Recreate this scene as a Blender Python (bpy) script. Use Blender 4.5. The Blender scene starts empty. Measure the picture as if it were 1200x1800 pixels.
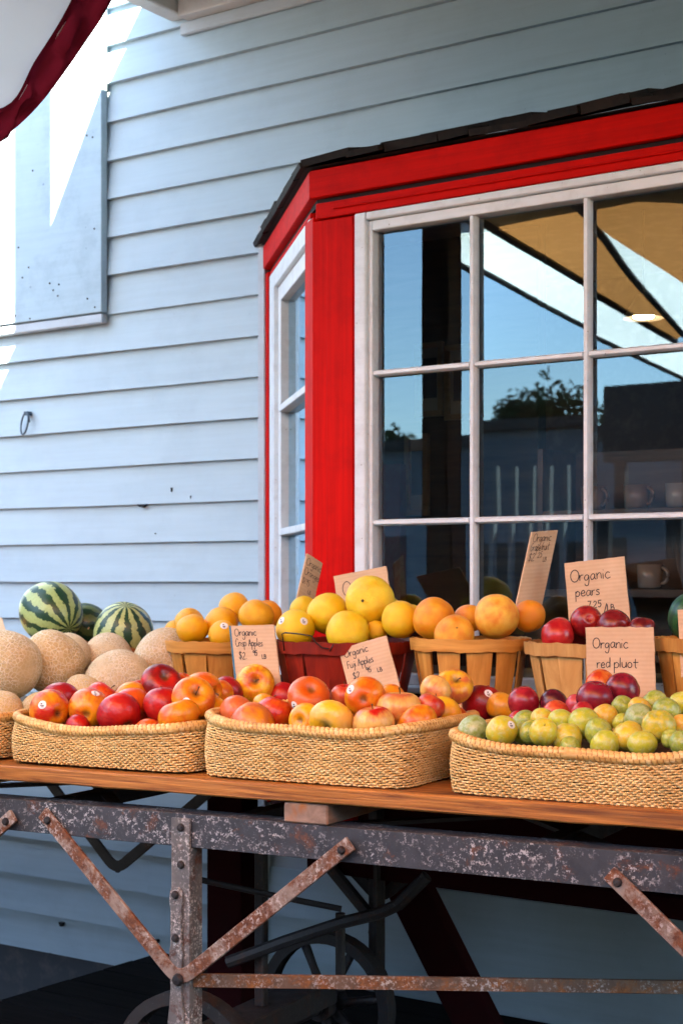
import bpy, math, random
import numpy as np
from mathutils import Vector, Matrix, Quaternion
from mathutils.bvhtree import BVHTree
random.seed(7)
R = math.radians
SC = bpy.context.scene
COL = SC.collection

# ------------------------------------------------------------------ camera
F, HX, HY = 2700.0, 600.0, 1015.0            # focal length and principal point of the photograph, in its own pixels
YAW = R(34.7)
VIEW = (-math.sin(YAW), math.cos(YAW)); RIGHT = (math.cos(YAW), math.sin(YAW))
CAM = Vector((0.0, -3.86, 1.22))
cd = bpy.data.cameras.new('camera'); cam = bpy.data.objects.new('camera', cd); COL.objects.link(cam)
cd.sensor_fit = 'VERTICAL'; cd.sensor_height = 36.0; cd.lens = 54.0
cd.shift_y = 115.0 / 1800.0
cd.clip_start = 0.05; cd.clip_end = 500
cam.location = CAM; cam.rotation_euler = (R(90), 0, YAW)
cd.dof.use_dof = True; cd.dof.focus_distance = 3.0; cd.dof.aperture_fstop = 8.0
SC.camera = cam

# ------------------------------------------------------------------ sky and sun
SUN = Vector((0.40, -0.55, 0.73)).normalized()          # towards the sun
elev = math.asin(SUN.z); azim = math.atan2(SUN.x, SUN.y)
world = bpy.data.worlds.new('World'); SC.world = world; world.use_nodes = True
wn = world.node_tree.nodes; wl = world.node_tree.links
sky = wn.new('ShaderNodeTexSky'); sky.sky_type = 'NISHITA'; sky.sun_disc = False
sky.sun_elevation = elev; sky.sun_rotation = azim
sky.air_density = 1.0; sky.dust_density = 0.25; sky.ozone_density = 1.2
bg = wn['Background']; bg.inputs['Strength'].default_value = 0.10
wl.new(sky.outputs['Color'], bg.inputs['Color'])
ld = bpy.data.lights.new('sun', 'SUN'); ld.energy = 5.0; ld.angle = R(0.5); ld.color = (1.0, 0.93, 0.82)
sun = bpy.data.objects.new('sun', ld); COL.objects.link(sun)
sun.rotation_euler = (-SUN).to_track_quat('-Z', 'Y').to_euler(); sun.location = (3, -6, 9)
SC.view_settings.view_transform = 'Standard'; SC.view_settings.look = 'None'
SC.view_settings.gamma = 1.0; SC.view_settings.use_curve_mapping = False
SC.view_settings.exposure = 3.65
SC.view_settings.use_white_balance = True; SC.view_settings.white_balance_temperature = 7200; SC.view_settings.white_balance_tint = 10
SC.render.engine = 'CYCLES'
SC.cycles.use_denoising = True
SC.cycles.max_bounces = 7; SC.cycles.diffuse_bounces = 4; SC.cycles.glossy_bounces = 4
SC.cycles.transparent_max_bounces = 12; SC.cycles.sample_clamp_indirect = 6.0
SC.cycles.caustics_reflective = False; SC.cycles.caustics_refractive = False

# ------------------------------------------------------------------ surveying the photograph: pixel -> place
def ray(x, y):
    u = (x - HX) / F
    return Vector((VIEW[0] + u * RIGHT[0], VIEW[1] + u * RIGHT[1], (HY - y) / F))
def on_y(x, y, Y):                                     # where a pixel's line of sight meets the vertical plane y = Y
    d = ray(x, y); return CAM + d * ((Y - CAM.y) / d.y)
def on_z(x, y, Z):
    d = ray(x, y); return CAM + d * ((Z - CAM.z) / d.z)
CB = R(6.7)                                            # the cart stands a little askew to the wall
CR = Vector((math.cos(CB), math.sin(CB), 0)); CK = Vector((-math.sin(CB), math.cos(CB), 0))
CO = Vector((CAM.x + 2.9 * VIEW[0], CAM.y + 2.9 * VIEW[1], 0))
def cart(a, b, z): return CO + CR * a + CK * b + Vector((0, 0, z))
def on_c(x, y, b):                                     # a pixel -> (a, z, depth) on the plane b behind the cart's front
    d = ray(x, y); o = (CO + CK * b - CAM); o.z = 0
    t = o.dot(CK) / (d.x * CK.x + d.y * CK.y)
    P = CAM + d * t
    return (P - CO).dot(CR), P.z, t
def pt_c(x, y, b): return CAM + ray(x, y) * on_c(x, y, b)[2]
def depth(P): return (P.x - CAM.x) * VIEW[0] + (P.y - CAM.y) * VIEW[1]
def px(P):
    d = P - CAM; D = d.x * VIEW[0] + d.y * VIEW[1]
    return HX + F * (d.x * RIGHT[0] + d.y * RIGHT[1]) / D, HY - F * d.z / D, D
GLASS_Y = -0.62
def mirror(x, y, Y):                                   # what the window shows at a pixel, standing at world y = Y
    P = on_y(x, y, 2 * GLASS_Y - Y); return Vector((P.x, Y, P.z))

# ------------------------------------------------------------------ mesh helpers
class MB:
    def __init__(s): s.v = []; s.f = []; s.m = []; s.mi = 0
    def add(s, vs, fs):
        o = len(s.v); s.v += [tuple(p) for p in vs]; s.f += [tuple(i + o for i in q) for q in fs]; s.m += [s.mi] * len(fs); return s
    def hexa(s, p):                                    # 8 corners: bottom ring 0-3 counter-clockwise from above, top ring 4-7
        return s.add(p, [(3, 2, 1, 0), (4, 5, 6, 7), (0, 1, 5, 4), (1, 2, 6, 5), (2, 3, 7, 6), (3, 0, 4, 7)])
    def box(s, c, size, M=None):
        x, y, z = (q / 2 for q in size); c = Vector(c)
        p = [Vector(q) for q in ((-x, -y, -z), (x, -y, -z), (x, y, -z), (-x, y, -z), (-x, -y, z), (x, -y, z), (x, y, z), (-x, y, z))]
        return s.hexa([c + (M @ q if M else q) for q in p])
    def span(s, lo, hi): return s.box([(lo[i] + hi[i]) / 2 for i in range(3)], [hi[i] - lo[i] for i in range(3)])
    def prism(s, poly, d):                             # closed 3-D polygon extruded by d
        n = len(poly); d = Vector(d); a = [Vector(p) for p in poly]; b = [p + d for p in a]
        return s.add(a + b, [tuple(range(n)), tuple(range(2 * n - 1, n - 1, -1))] + [(i, i + n, (i + 1) % n + n, (i + 1) % n) for i in range(n)])
    def tube(s, path, r, n=8, closed=False, cap=True, up=Vector((0, 0, 1))):
        P = [Vector(p) for p in path]; k = len(P); rr = r if hasattr(r, '__len__') else [r] * k; vs = []
        for i in range(k):
            a = P[(i - 1) % k] if closed or i else P[i]; b = P[(i + 1) % k] if closed or i < k - 1 else P[i]
            t = (b - a).normalized(); u = up - t * up.dot(t)
            if u.length < 1e-3: u = Vector((1, 0, 0)) - t * t.x
            u.normalize(); w = t.cross(u)
            vs += [P[i] + (u * math.cos(2 * math.pi * j / n) + w * math.sin(2 * math.pi * j / n)) * rr[i] for j in range(n)]
        fs = []
        for i in range(k if closed else k - 1):
            for j in range(n):
                a = i * n + j; b = i * n + (j + 1) % n; c = ((i + 1) % k) * n + (j + 1) % n; d = ((i + 1) % k) * n + j
                fs.append((a, d, c, b))
        if cap and not closed: fs += [tuple(range(n)), tuple(range((k - 1) * n + n - 1, (k - 1) * n - 1, -1))]
        return s.add(vs, fs)
    def bar(s, path, w, t, wdir, tdir):                # flat strap swept along a path; w across (in plane), t thick along tdir
        P = [Vector(p) for p in path]; k = len(P); vs = []
        for i in range(k):
            a = P[max(i - 1, 0)]; b = P[min(i + 1, k - 1)]; tg = (b - a).normalized()
            sd = Vector(tdir).cross(tg).normalized()
            if 0 < i < k - 1:
                c = (P[i] - a).normalized().dot(tg); sd = sd / max(c, .5)
            td = Vector(tdir).normalized()
            vs += [P[i] - sd * w / 2 - td * t / 2, P[i] + sd * w / 2 - td * t / 2, P[i] + sd * w / 2 + td * t / 2, P[i] - sd * w / 2 + td * t / 2]
        fs = [(0, 1, 2, 3), (4 * k - 1, 4 * k - 2, 4 * k - 3, 4 * k - 4)]
        for i in range(k - 1):
            for j in range(4):
                a = 4 * i + j; b = 4 * i + (j + 1) % 4
                fs.append((a, a + 4, b + 4, b))
        return s.add(vs, fs)
    def lathe(s, prof, n=24, cap=True):
        vs = []; k = len(prof)
        for r, z in prof: vs += [(r * math.cos(2 * math.pi * j / n), r * math.sin(2 * math.pi * j / n), z) for j in range(n)]
        fs = [(i * n + j, i * n + (j + 1) % n, (i + 1) * n + (j + 1) % n, (i + 1) * n + j) for i in range(k - 1) for j in range(n)]
        return s.add(vs, fs)
    def mesh(s, name, mat, smooth=False, bevel=0, fixn=True):
        me = bpy.data.meshes.new(name); me.from_pydata(s.v, [], s.f)
        mats = mat if isinstance(mat, (list, tuple)) else [mat]
        for m in mats: me.materials.append(m)
        if len(mats) > 1: me.polygons.foreach_set('material_index', s.m)
        if fixn or bevel:
            import bmesh
            bm = bmesh.new(); bm.from_mesh(me)
            if fixn: bmesh.ops.recalc_face_normals(bm, faces=bm.faces)
            if bevel:
                bmesh.ops.bevel(bm, geom=[e for e in bm.edges if len(e.link_faces) == 2 and e.calc_face_angle(0) > .5], offset=bevel, segments=1, affect='EDGES')
            bm.to_mesh(me); bm.free()
        if smooth:
            for p in me.polygons: p.use_smooth = True
            if smooth == 2: me.set_sharp_from_angle(angle=R(40))
        me.update(); return me
    def build(s, name, mat, parent=None, smooth=False, bevel=0, loc=None, fixn=True):
        return put(name, s.mesh(name, mat, smooth, bevel, fixn), parent, loc)
def put(name, me, parent=None, loc=None, M=None):
    o = bpy.data.objects.new(name, me); COL.objects.link(o)
    if parent is not None: o.parent = parent
    if M is not None: o.matrix_local = M
    elif loc is not None: o.location = loc
    return o
def tag(o, label=None, cat=None, group=None, kind=None):
    if label: o['label'] = label
    if cat: o['category'] = cat
    if group: o['group'] = group
    if kind: o['kind'] = kind
    return o
def empty(name, label=None, cat=None, loc=(0, 0, 0), rz=0, group=None, kind=None):
    o = bpy.data.objects.new(name, None); COL.objects.link(o); o.location = loc; o.rotation_euler = (0, 0, rz)
    return tag(o, label, cat, group, kind)

# ------------------------------------------------------------------ materials
MATS = {}
class NT:
    def __init__(s, name):
        s.m = bpy.data.materials.new(name); s.m.use_nodes = True; s.t = s.m.node_tree; s.n = s.t.nodes; s.l = s.t.links
        s.b = s.n['Principled BSDF']; s.out = s.n['Material Output']; MATS[name] = s.m
    def node(s, t, **kw):
        n = s.n.new(t)
        for k, v in kw.items(): setattr(n, k, v)
        return n
    def link(s, a, b): s.l.new(a, b)
    def coord(s, scale=(1, 1, 1), kind='Object', offset_random=False):
        tc = s.node('ShaderNodeTexCoord'); mp = s.node('ShaderNodeMapping'); mp.inputs['Scale'].default_value = scale
        s.link(tc.outputs[kind], mp.inputs['Vector'])
        if offset_random:
            oi = s.node('ShaderNodeObjectInfo'); ml = s.math('MULTIPLY', oi.outputs['Random'], 37.0)
            cx = s.node('ShaderNodeCombineXYZ'); s.link(ml, cx.inputs[0]); s.link(ml, cx.inputs[1]); s.link(ml, cx.inputs[2])
            s.link(cx.outputs[0], mp.inputs['Location'])
        return mp.outputs['Vector']
    def noise(s, vec, scale=5, detail=3, rough=.5, dist=0):
        n = s.node('ShaderNodeTexNoise'); n.inputs['Scale'].default_value = scale; n.inputs['Detail'].default_value = detail
        n.inputs['Roughness'].default_value = rough; n.inputs['Distortion'].default_value = dist
        if vec is not None: s.link(vec, n.inputs['Vector'])
        return n.outputs['Fac']
    def voro(s, vec, scale=20, feature='F1', rnd=1):
        n = s.node('ShaderNodeTexVoronoi', feature=feature); n.inputs['Scale'].default_value = scale; n.inputs['Randomness'].default_value = rnd
        s.link(vec, n.inputs['Vector']); return n.outputs['Distance']
    def math(s, op, a, b=None, c=None):
        n = s.node('ShaderNodeMath', operation=op)
        for i, q in enumerate((a, b, c)):
            if q is None: continue
            if isinstance(q, (int, float)): n.inputs[i].default_value = q
            else: s.link(q, n.inputs[i])
        return n.outputs[0]
    def ramp(s, fac, stops):
        n = s.node('ShaderNodeValToRGB'); e = n.color_ramp.elements
        while len(e) < len(stops): e.new(0.5)
        for q, (p, c) in zip(e, stops):
            q.position = p; q.color = (c, c, c, 1) if isinstance(c, (int, float)) else (*c, 1)
        s.link(fac, n.inputs[0]); return n.outputs[0]
    def mix(s, fac, a, b, mode='MIX'):
        n = s.node('ShaderNodeMix', data_type='RGBA', blend_type=mode)
        for i, q in ((0, fac), (6, a), (7, b)):
            if isinstance(q, (int, float)): n.inputs[i].default_value = q
            elif isinstance(q, (tuple, list)): n.inputs[i].default_value = (*q[:3], 1)
            else: s.link(q, n.inputs[i])
        return n.outputs[2]
    def bump(s, h, strength=.3, dist=.002):
        n = s.node('ShaderNodeBump'); n.inputs['Strength'].default_value = strength; n.inputs['Distance'].default_value = dist
        s.link(h, n.inputs['Height']); s.link(n.outputs[0], s.b.inputs['Normal'])
    def done(s, color, rough=.6, spec=.5, metal=0):
        for k, q in (('Base Color', color), ('Roughness', rough), ('Specular IOR Level', spec), ('Metallic', metal)):
            if isinstance(q, (int, float)): s.b.inputs[k].default_value = q
            elif isinstance(q, (tuple, list)): s.b.inputs[k].default_value = (*q[:3], 1)
            else: s.link(q, s.b.inputs[k])
        return s.m

def wood(name, c0, c1, scale=(3, 40, 40), rough=.6, bump=.35, knots=None, vary=.25, spec=.35):
    t = NT(name); v = t.coord(scale, offset_random=True)
    g = t.noise(v, 1.0, 6, .62, .6); col = t.ramp(g, [(.30, c0), (.72, c1)])
    oi = t.node('ShaderNodeObjectInfo')
    col = t.mix(1.0, col, t.ramp(oi.outputs['Random'], [(0, 1 - vary), (1, 1.0)]), 'MULTIPLY')
    if knots:
        k = t.noise(t.coord(knots[0], offset_random=True), 1.0, 3, .6); col = t.mix(t.ramp(k, [(.56, 0), (.70, 1)]), col, knots[1])
    t.bump(g, bump, .0015); return t.done(col, rough, spec)
def paint(name, c, dirt=(.25, .2, .17), amount=.35, scale=14, grain=(2, 60, 60), rough=.5, bump=.15, spec=.4, vary=.06, fine=None, streak=.12):
    t = NT(name); v = t.coord(offset_random=True)
    n = t.noise(v, scale, 6, .65); col = t.mix(t.math('MULTIPLY', t.ramp(n, [(.48, 0), (.78, 1)]), amount), c, dirt)
    n2 = t.noise(v, 1.7, 3, .5); col = t.mix(t.ramp(n2, [(.3, vary), (.7, 0)]), col, (c[0] * .5, c[1] * .55, c[2] * .6))
    if fine:
        sp = t.voro(v, fine[0]); col = t.mix(t.math('MULTIPLY', t.ramp(sp, [(fine[1], 1), (fine[1] * 1.6, 0)]), t.ramp(n, [(.5, 0), (.6, 1)])), col, dirt)
    g = t.noise(t.coord(grain, offset_random=True), 1, 5, .65); t.bump(g, bump, .002)
    col = t.mix(t.math('MULTIPLY', t.ramp(g, [(.35, 1), (.62, 0)]), streak), col, tuple(q * .45 for q in c))
    return t.done(col, rough, spec)

paint('siding_paint', (.41, .53, .60), dirt=(.27, .35, .41), amount=.35, scale=5, grain=(3, 30, 60), rough=.55, bump=.12, vary=.12, fine=(38, .05))
paint('panel_paint', (.36, .49, .57), dirt=(.12, .17, .22), amount=.45, scale=6, grain=(3, 30, 50), rough=.6, bump=.3, vary=.15, fine=(26, .08))
paint('trim_grey', (.44, .51, .57), amount=.2, rough=.5)
paint('white_paint', (.72, .77, .80), dirt=(.25, .23, .21), amount=.32, scale=18, rough=.45, bump=.2, fine=(55, .07))
paint('red_paint', (.68, .006, .004), dirt=(.34, .003, .004), amount=.6, scale=9, grain=(60, 60, 2), rough=.62, bump=.3, vary=.12, spec=.07, streak=.42)
paint('red_paint_h', (.66, .006, .004), dirt=(.34, .003, .004), amount=.6, scale=9, grain=(2, 60, 60), rough=.62, bump=.3, vary=.12, spec=.07, streak=.42)
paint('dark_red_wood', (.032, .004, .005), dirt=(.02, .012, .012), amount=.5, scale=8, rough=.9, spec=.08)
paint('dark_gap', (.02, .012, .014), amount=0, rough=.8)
paint('soffit_paint', (.66, .66, .64), amount=.3, rough=.6)
wood('shingle_wood', (.005, .004, .004), (.022, .015, .010), (30, 6, 30), .85, .9, vary=.5)
wood('floor_wood', (.006, .006, .007), (.016, .014, .014), (3, 40, 40), .9, .4, spec=.06)
wood('deck_wood', (.14, .036, .007), (.70, .29, .065), (5.0, 170, 170), .5, 1.0, knots=((1.6, 14, 22), (.09, .026, .010)), vary=.15)
wood('under_wood', (.05, .03, .018), (.13, .08, .045), (2.5, 40, 40), .75, .5)
wood('block_wood', (.13, .085, .06), (.36, .25, .19), (16, 3, 30), .75, .6, knots=((14, 3, 9), (.38, .12, .015)))
wood('veneer', (.46, .17, .025), (.80, .40, .09), (30, 30, 3), .5, .3, vary=.22)
wood('veneer_pale', (.52, .24, .06), (.84, .50, .18), (30, 30, 3), .5, .3, vary=.22)
wood('veneer_hoop', (.50, .20, .03), (.82, .42, .10), (5, 5, 60), .5, .3, vary=.15)
wood('veneer_red', (.17, .010, .005), (.38, .026, .010), (30, 30, 3), .45, .3, vary=.25)
wood('crate_wood', (.30, .10, .03), (.52, .22, .08), (4, 4, 50), .6, .3)
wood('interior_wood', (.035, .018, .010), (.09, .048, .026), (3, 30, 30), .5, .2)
wood('frame_wood', (.30, .17, .07), (.48, .30, .14), (4, 30, 30), .5, .2)

def steel(name, base0, base1, fleck, rust, rust_amt, fleck_amt):
    t = NT(name); v = t.coord(offset_random=True)
    n = t.noise(v, 26, 6, .65); col = t.ramp(n, [(.3, base0), (.7, base1)])
    r = t.noise(v, 17, 8, .75, .4); rm = t.ramp(r, [(1 - rust_amt - .05, 0), (1 - rust_amt + .05, 1)])
    rc = t.ramp(t.noise(v, 90, 4, .7), [(.3, (rust[0] * .28, rust[1] * .22, rust[2] * .25)), (.7, rust)])
    col = t.mix(rm, col, rc)
    p = t.noise(v, 130, 7, .76); q = t.noise(v, 12, 6, .72)
    fm = t.math('MULTIPLY', t.ramp(p, [(1 - fleck_amt, 0), (1 - fleck_amt + .035, 1)]), t.ramp(q, [(.43, 0), (.60, 1)]))
    col = t.mix(fm, col, fleck)
    t.bump(t.math('ADD', p, r), .6, .0012)
    return t.done(col, t.ramp(n, [(.3, .5), (.7, .75)]), .5, .15)
steel('cart_steel', (.020, .025, .033), (.050, .058, .072), (.46, .46, .47), (.18, .068, .032), .39, .455)
steel('post_steel', (.075, .075, .08), (.17, .165, .16), (.55, .53, .51), (.15, .055, .028), .42, .475)
steel('rust_steel', (.15, .11, .09), (.36, .28, .23), (.52, .47, .44), (.22, .078, .030), .50, .47)
steel('rust_bar', (.08, .05, .035), (.18, .11, .07), (.45, .42, .40), (.34, .13, .035), .48, .47)
steel('dark_iron', (.012, .012, .015), (.03, .028, .028), (.10, .09, .085), (.07, .03, .018), .42, .40)

def straw(name, c0, c1, c2, rough=.55):
    t = NT(name); v = t.coord((40, 40, 190), offset_random=True); n = t.noise(v, 1, 4, .6)
    col = t.ramp(n, [(.28, c0), (.5, c1), (.72, c2)])
    b = t.noise(t.coord(offset_random=True), 9, 3, .5); col = t.mix(t.ramp(b, [(.35, .35), (.6, 0)]), col, (c0[0] * .7, c0[1] * .6, c0[2] * .5))
    t.bump(n, .3, .0008); return t.done(col, rough, .35)
straw('straw', (.56, .33, .10), (.78, .54, .22), (.88, .69, .36))
straw('straw_rim', (.52, .25, .06), (.74, .47, .15), (.88, .64, .28), .45)
straw('straw_rim_dark', (.30, .13, .03), (.44, .22, .06), (.56, .32, .10), .5)
straw('straw_shade', (.03, .014, .005), (.05, .025, .01), (.08, .04, .015), .8)  # shade between the weavers put into a near-black straw colour

def cardboard():
    t = NT('cardboard'); v = t.coord(offset_random=True)
    n = t.noise(v, 14, 4, .6); w = t.node('ShaderNodeTexWave', wave_type='BANDS', bands_direction='Z'); w.inputs['Scale'].default_value = 36
    w.inputs['Distortion'].default_value = .8; t.link(t.coord(), w.inputs['Vector'])
    col = t.ramp(n, [(.3, (.56, .37, .225)), (.7, (.66, .455, .29))])
    col = t.mix(t.math('MULTIPLY', w.outputs['Fac'], .13), col, (.36, .19, .09))
    t.bump(w.outputs['Fac'], .12, .001); t.done(col, .8, .15)
cardboard()
for nm, c, ro in (('ink', (.012, .009, .010), .5), ('blue_edge', (.03, .16, .24), .6), ('wire', (.006, .006, .007), .35), ('sticker_white', (.75, .75, .74), .4),
                  ('stem_brown', (.09, .05, .02), .7), ('calyx_dark', (.03, .022, .012), .9), ('lamp_metal', (.05, .05, .05), .4), ('dark_hole', (.006, .006, .007), .7),
                  ('picture_paper', (.42, .33, .22), .7), ('picture_image', (.05, .04, .05), .6), ('mug_white', (.20, .18, .16), .25), ('mug_brown', (.14, .09, .06), .3),
                  ('tie_plastic', (.05, .08, .11), .4), ('sticker_ink', (.02, .02, .03), .5), ('green_cloth', (.01, .10, .035), .7)):
    t = NT(nm); t.done(c, ro, .4)
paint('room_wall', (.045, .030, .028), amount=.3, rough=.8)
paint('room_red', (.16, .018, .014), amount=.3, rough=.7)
paint('concrete', (.16, .15, .135), dirt=(.11, .105, .095), amount=.6, scale=3, rough=.85, bump=.3)
paint('foundation', (.06, .065, .075), amount=.4, rough=.85)
paint('facade_grey', (.10, .125, .155), dirt=(.06, .07, .09), amount=.4, scale=1.5, rough=.8)
paint('board_black', (.010, .011, .014), amount=.1, rough=.6)
paint('post_white', (.13, .14, .15), amount=.2, rough=.6)
paint('leaf', (.035, .060, .022), amount=.3, rough=.7); paint('bark', (.05, .035, .025), amount=.3, rough=.9)

def glass():
    t = NT('glass'); t.n.remove(t.b)
    fr = t.node('ShaderNodeFresnel'); fr.inputs['IOR'].default_value = 1.5
    tr = t.node('ShaderNodeBsdfTransparent'); tr.inputs[0].default_value = (.86, .90, .90, 1)
    gl = t.node('ShaderNodeBsdfGlossy'); gl.inputs['Roughness'].default_value = .0; gl.inputs['Color'].default_value = (.55, .82, 1, 1)
    nb = t.noise(t.coord((1, 1, 1)), 2.2, 2, .4); bp = t.node('ShaderNodeBump'); bp.inputs['Strength'].default_value = .02; bp.inputs['Distance'].default_value = .02
    t.link(nb, bp.inputs['Height']); t.link(bp.outputs[0], gl.inputs['Normal'])
    mx = t.node('ShaderNodeMixShader'); f = t.math('MULTIPLY', fr.outputs[0], 2.1); t.link(f, mx.inputs[0])
    t.link(tr.outputs[0], mx.inputs[1]); t.link(gl.outputs[0], mx.inputs[2]); t.link(mx.outputs[0], t.out.inputs[0])
glass()
def cloth(name, c, trans, share=.5, weave=400):
    t = NT(name); t.n.remove(t.b)
    n = t.noise(t.coord((1, 1, 1)), 3, 4, .6); col = t.mix(t.ramp(n, [(.3, .3), (.7, 0)]), c, tuple(q * .75 for q in c))
    d = t.node('ShaderNodeBsdfDiffuse'); t.link(col, d.inputs[0]); r = t.node('ShaderNodeBsdfTranslucent'); r.inputs[0].default_value = (*trans, 1)
    mx = t.node('ShaderNodeMixShader'); mx.inputs[0].default_value = share
    t.link(d.outputs[0], mx.inputs[1]); t.link(r.outputs[0], mx.inputs[2]); t.link(mx.outputs[0], t.out.inputs[0])
cloth('canvas_white', (.78, .78, .82), (.60, .60, .68), .30)
cloth('canvas_maroon', (.10, .007, .016), (.20, .010, .02), .3)
cloth('canvas_tan', (.56, .38, .20), (.66, .25, .075), .60)
cloth('canvas_bright', (.8, .79, .76), (.95, .93, .88), .8)
t = NT('lamp_glow'); t.b.inputs['Emission Color'].default_value = (1, .72, .42, 1); t.b.inputs['Emission Strength'].default_value = 14; t.done((.9, .8, .6), .5)
paint('soffit_wood', (.085, .058, .038), amount=.4, rough=.75)
paint('post_brown', (.045, .028, .022), amount=.4, rough=.7)
paint('asphalt', (.060, .060, .062), dirt=(.04, .04, .042), amount=.5, scale=4, rough=.9, bump=.4)
cloth('canvas_navy', (.03, .035, .05), (.02, .025, .04), .15)
# ------------------------------------------------------------------ ground, porch
FY0_ = -4.83
g = MB(); g.span((-60, -60, -.5), (60, 20, -.30)); tag(g.build('street', MATS['asphalt'], None), kind='structure')
g = MB(); g.span((-60, -7.0, -.31), (60, FY0_ - .01, -.16)); tag(g.build('pavement', MATS['concrete'], None, bevel=.01), kind='structure')
W310 = on_y(310, 1600, 0).x
fl = empty('porch_floor', kind='structure')
FY0, FY1, PW = -4.83, -.03, .14
n = int((FY1 - FY0) / PW)
pm = MB(); pm.span((W310, 0, -.035), (2.6, PW - .006, 0)); pme = pm.mesh('plank', MATS['floor_wood'], bevel=.003)
for i in range(n):
    put('plank', pme, fl, (0 if i % 2 else .0, FY0 + i * PW, random.uniform(-.002, .002)))
fb = MB(); fb.span((W310 + .02, FY0 + .02, -.31), (2.6, FY1, -.04)); fb.build('floor_frame', MATS['foundation'], fl)

# ------------------------------------------------------------------ clapboard wall
BAYX0 = on_y(477, 475, 0).x                     # where the bay's left side meets the wall
BD = .65                                        # depth of the bay
KX = BAYX0 + BD                                 # its front left corner
FRONT_W = 1.62
KX2 = KX + FRONT_W; BAYX1 = KX2 + BD
wall = empty('clapboard_wall', 'pale blue clapboard wall of overlapping boards behind the fruit stand', 'wall')
Z0, EXPO = 1.2056, .13; zE_ = on_y(549, 306, -BD).z
def board(x0, x1, z, lift):
    m = MB(); a, b = -.023 - lift, -.003; n = max(2, int((x1 - x0) / .35)); vs = []; p1, p2 = random.uniform(0, 6), random.uniform(0, 6)
    for i in range(n + 1):
        x = x0 + (x1 - x0) * i / n; w = .0013 * math.sin(x * 2.1 + p1) + .0007 * math.sin(x * 5.3 + p2); y = .0022 * math.sin(x * 1.7 + p2) + .0010 * math.sin(x * 6.1 + p1)
        vs += [(x, a - y, z + w), (x, .004, z + w), (x, .004, z + EXPO + .012), (x, b, z + EXPO + .012)]
    m.add(vs, [(0, 1, 2, 3), (4 * n + 3, 4 * n + 2, 4 * n + 1, 4 * n)] + [(4 * i + q, 4 * i + 4 + q, 4 * i + 4 + (q + 1) % 4, 4 * i + (q + 1) % 4) for i in range(n) for q in range(4)])
    m.build('clapboard', MATS['siding_paint'], wall)
XL, XR = -6.6, 3.2
for k in range(-10, 24):
    z = Z0 + EXPO * k; lift = random.uniform(-.0015, .0015)
    if z + EXPO < .42 or z > 2.55:
        if k in (-6, -8): xj = on_y(268, 1500, 0).x; board(XL, xj - .001, z, lift); board(xj + .001, XR, z, lift + .002)
        else: board(XL, XR, z, lift)
    else:
        top = z > zE_ - .06
        if top: board(XL, XR, z, lift); continue
        board(XL, BAYX0 - .03 if not top else BAYX0 + .25, z, lift); board(BAYX1 + .03 if not top else BAYX1 - .25, XR, z, lift)
bk = MB(); bk.span((XL, .006, -.35), (BAYX0 + .03, .12, 4.4)); bk.span((BAYX1 - .03, .006, -.35), (XR, .12, 4.4))
bk.span((BAYX0 + .03, .006, 2.40), (BAYX1 - .03, .12, 4.4)); bk.span((BAYX0 + .03, .006, -.35), (BAYX1 - .03, .12, .53)); bk.build('backing', MATS['trim_grey'], wall)
fd = MB(); fd.span((XL, -.006, -.34), (XR, .005, Z0 - EXPO * 10 - .003)); fd.build('foundation', MATS['foundation'], wall)
ct = MB(); ct.span((BAYX0 - .032, -.030, -.05), (BAYX0 - .004, .004, 2.33)); ct.build('corner_trim', MATS['trim_grey'], wall, bevel=.003)
# small dark splits and holes in the boards
for (x, y, w, h) in ((250, 889, .045, .010), (302, 861, .004, .014), (336, 874, .004, .010), (108, 1625, .022, .014), (275, 1655, .014, .012), (90, 1676, .006, .005), (274, 938, .006, .004)):
    P = on_y(x, y, -.018); m = MB(); m.prism([P + Vector((-w / 2, -.004, h / 2)), P + Vector((w / 2, -.004, h / 2)), P + Vector((w * .15, -.004, -h / 2)), P + Vector((-w * .2, -.004, -h * .4))], (0, .012, 0))
    m.build('split', MATS['dark_hole'], wall)

# plywood panel at the upper left, with nail heads
pn = empty('plywood_panel', 'flat pale blue plywood panel with nail heads fixed over the clapboards', 'panel', loc=on_y(90, 560, 0))
pr = on_y(179, 548, -.05); pl_ = on_y(-60, 583, -.05)
m = MB(); m.span((pr.x - 1.7, -.052, pr.z), (pr.x, -.022, 4.2)); o = m.build('sheet', MATS['panel_paint'], None, bevel=.002); o.parent = pn; o.location = -pn.location
m = MB(); m.span((pr.x - 1.7, -.046, pr.z - .035), (pr.x - .004, -.018, pr.z - .004)); o = m.build('batten', MATS['trim_grey'], None, bevel=.003); o.parent = pn; o.location = -pn.location
nail = MB(); nail.lathe([(0, -.003), (.003, -.0025), (.0035, 0), (.0, .001)], 8); nme = nail.mesh('nail_head', MATS['dark_iron'])
for (x, y) in ((153, 238), (163, 241), (98, 316), (51, 470), (40, 488), (88, 498), (104, 500), (94, 510), (102, 520), (154, 525), (167, 540), (14, 553), (27, 555), (53, 560), (166, 402), (33, 435), (58, 300)):
    P = on_y(x, y, -.0535); q = put('nail_head', nme, pn, P - pn.location); q.rotation_euler = (R(90), 0, random.random())
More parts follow.
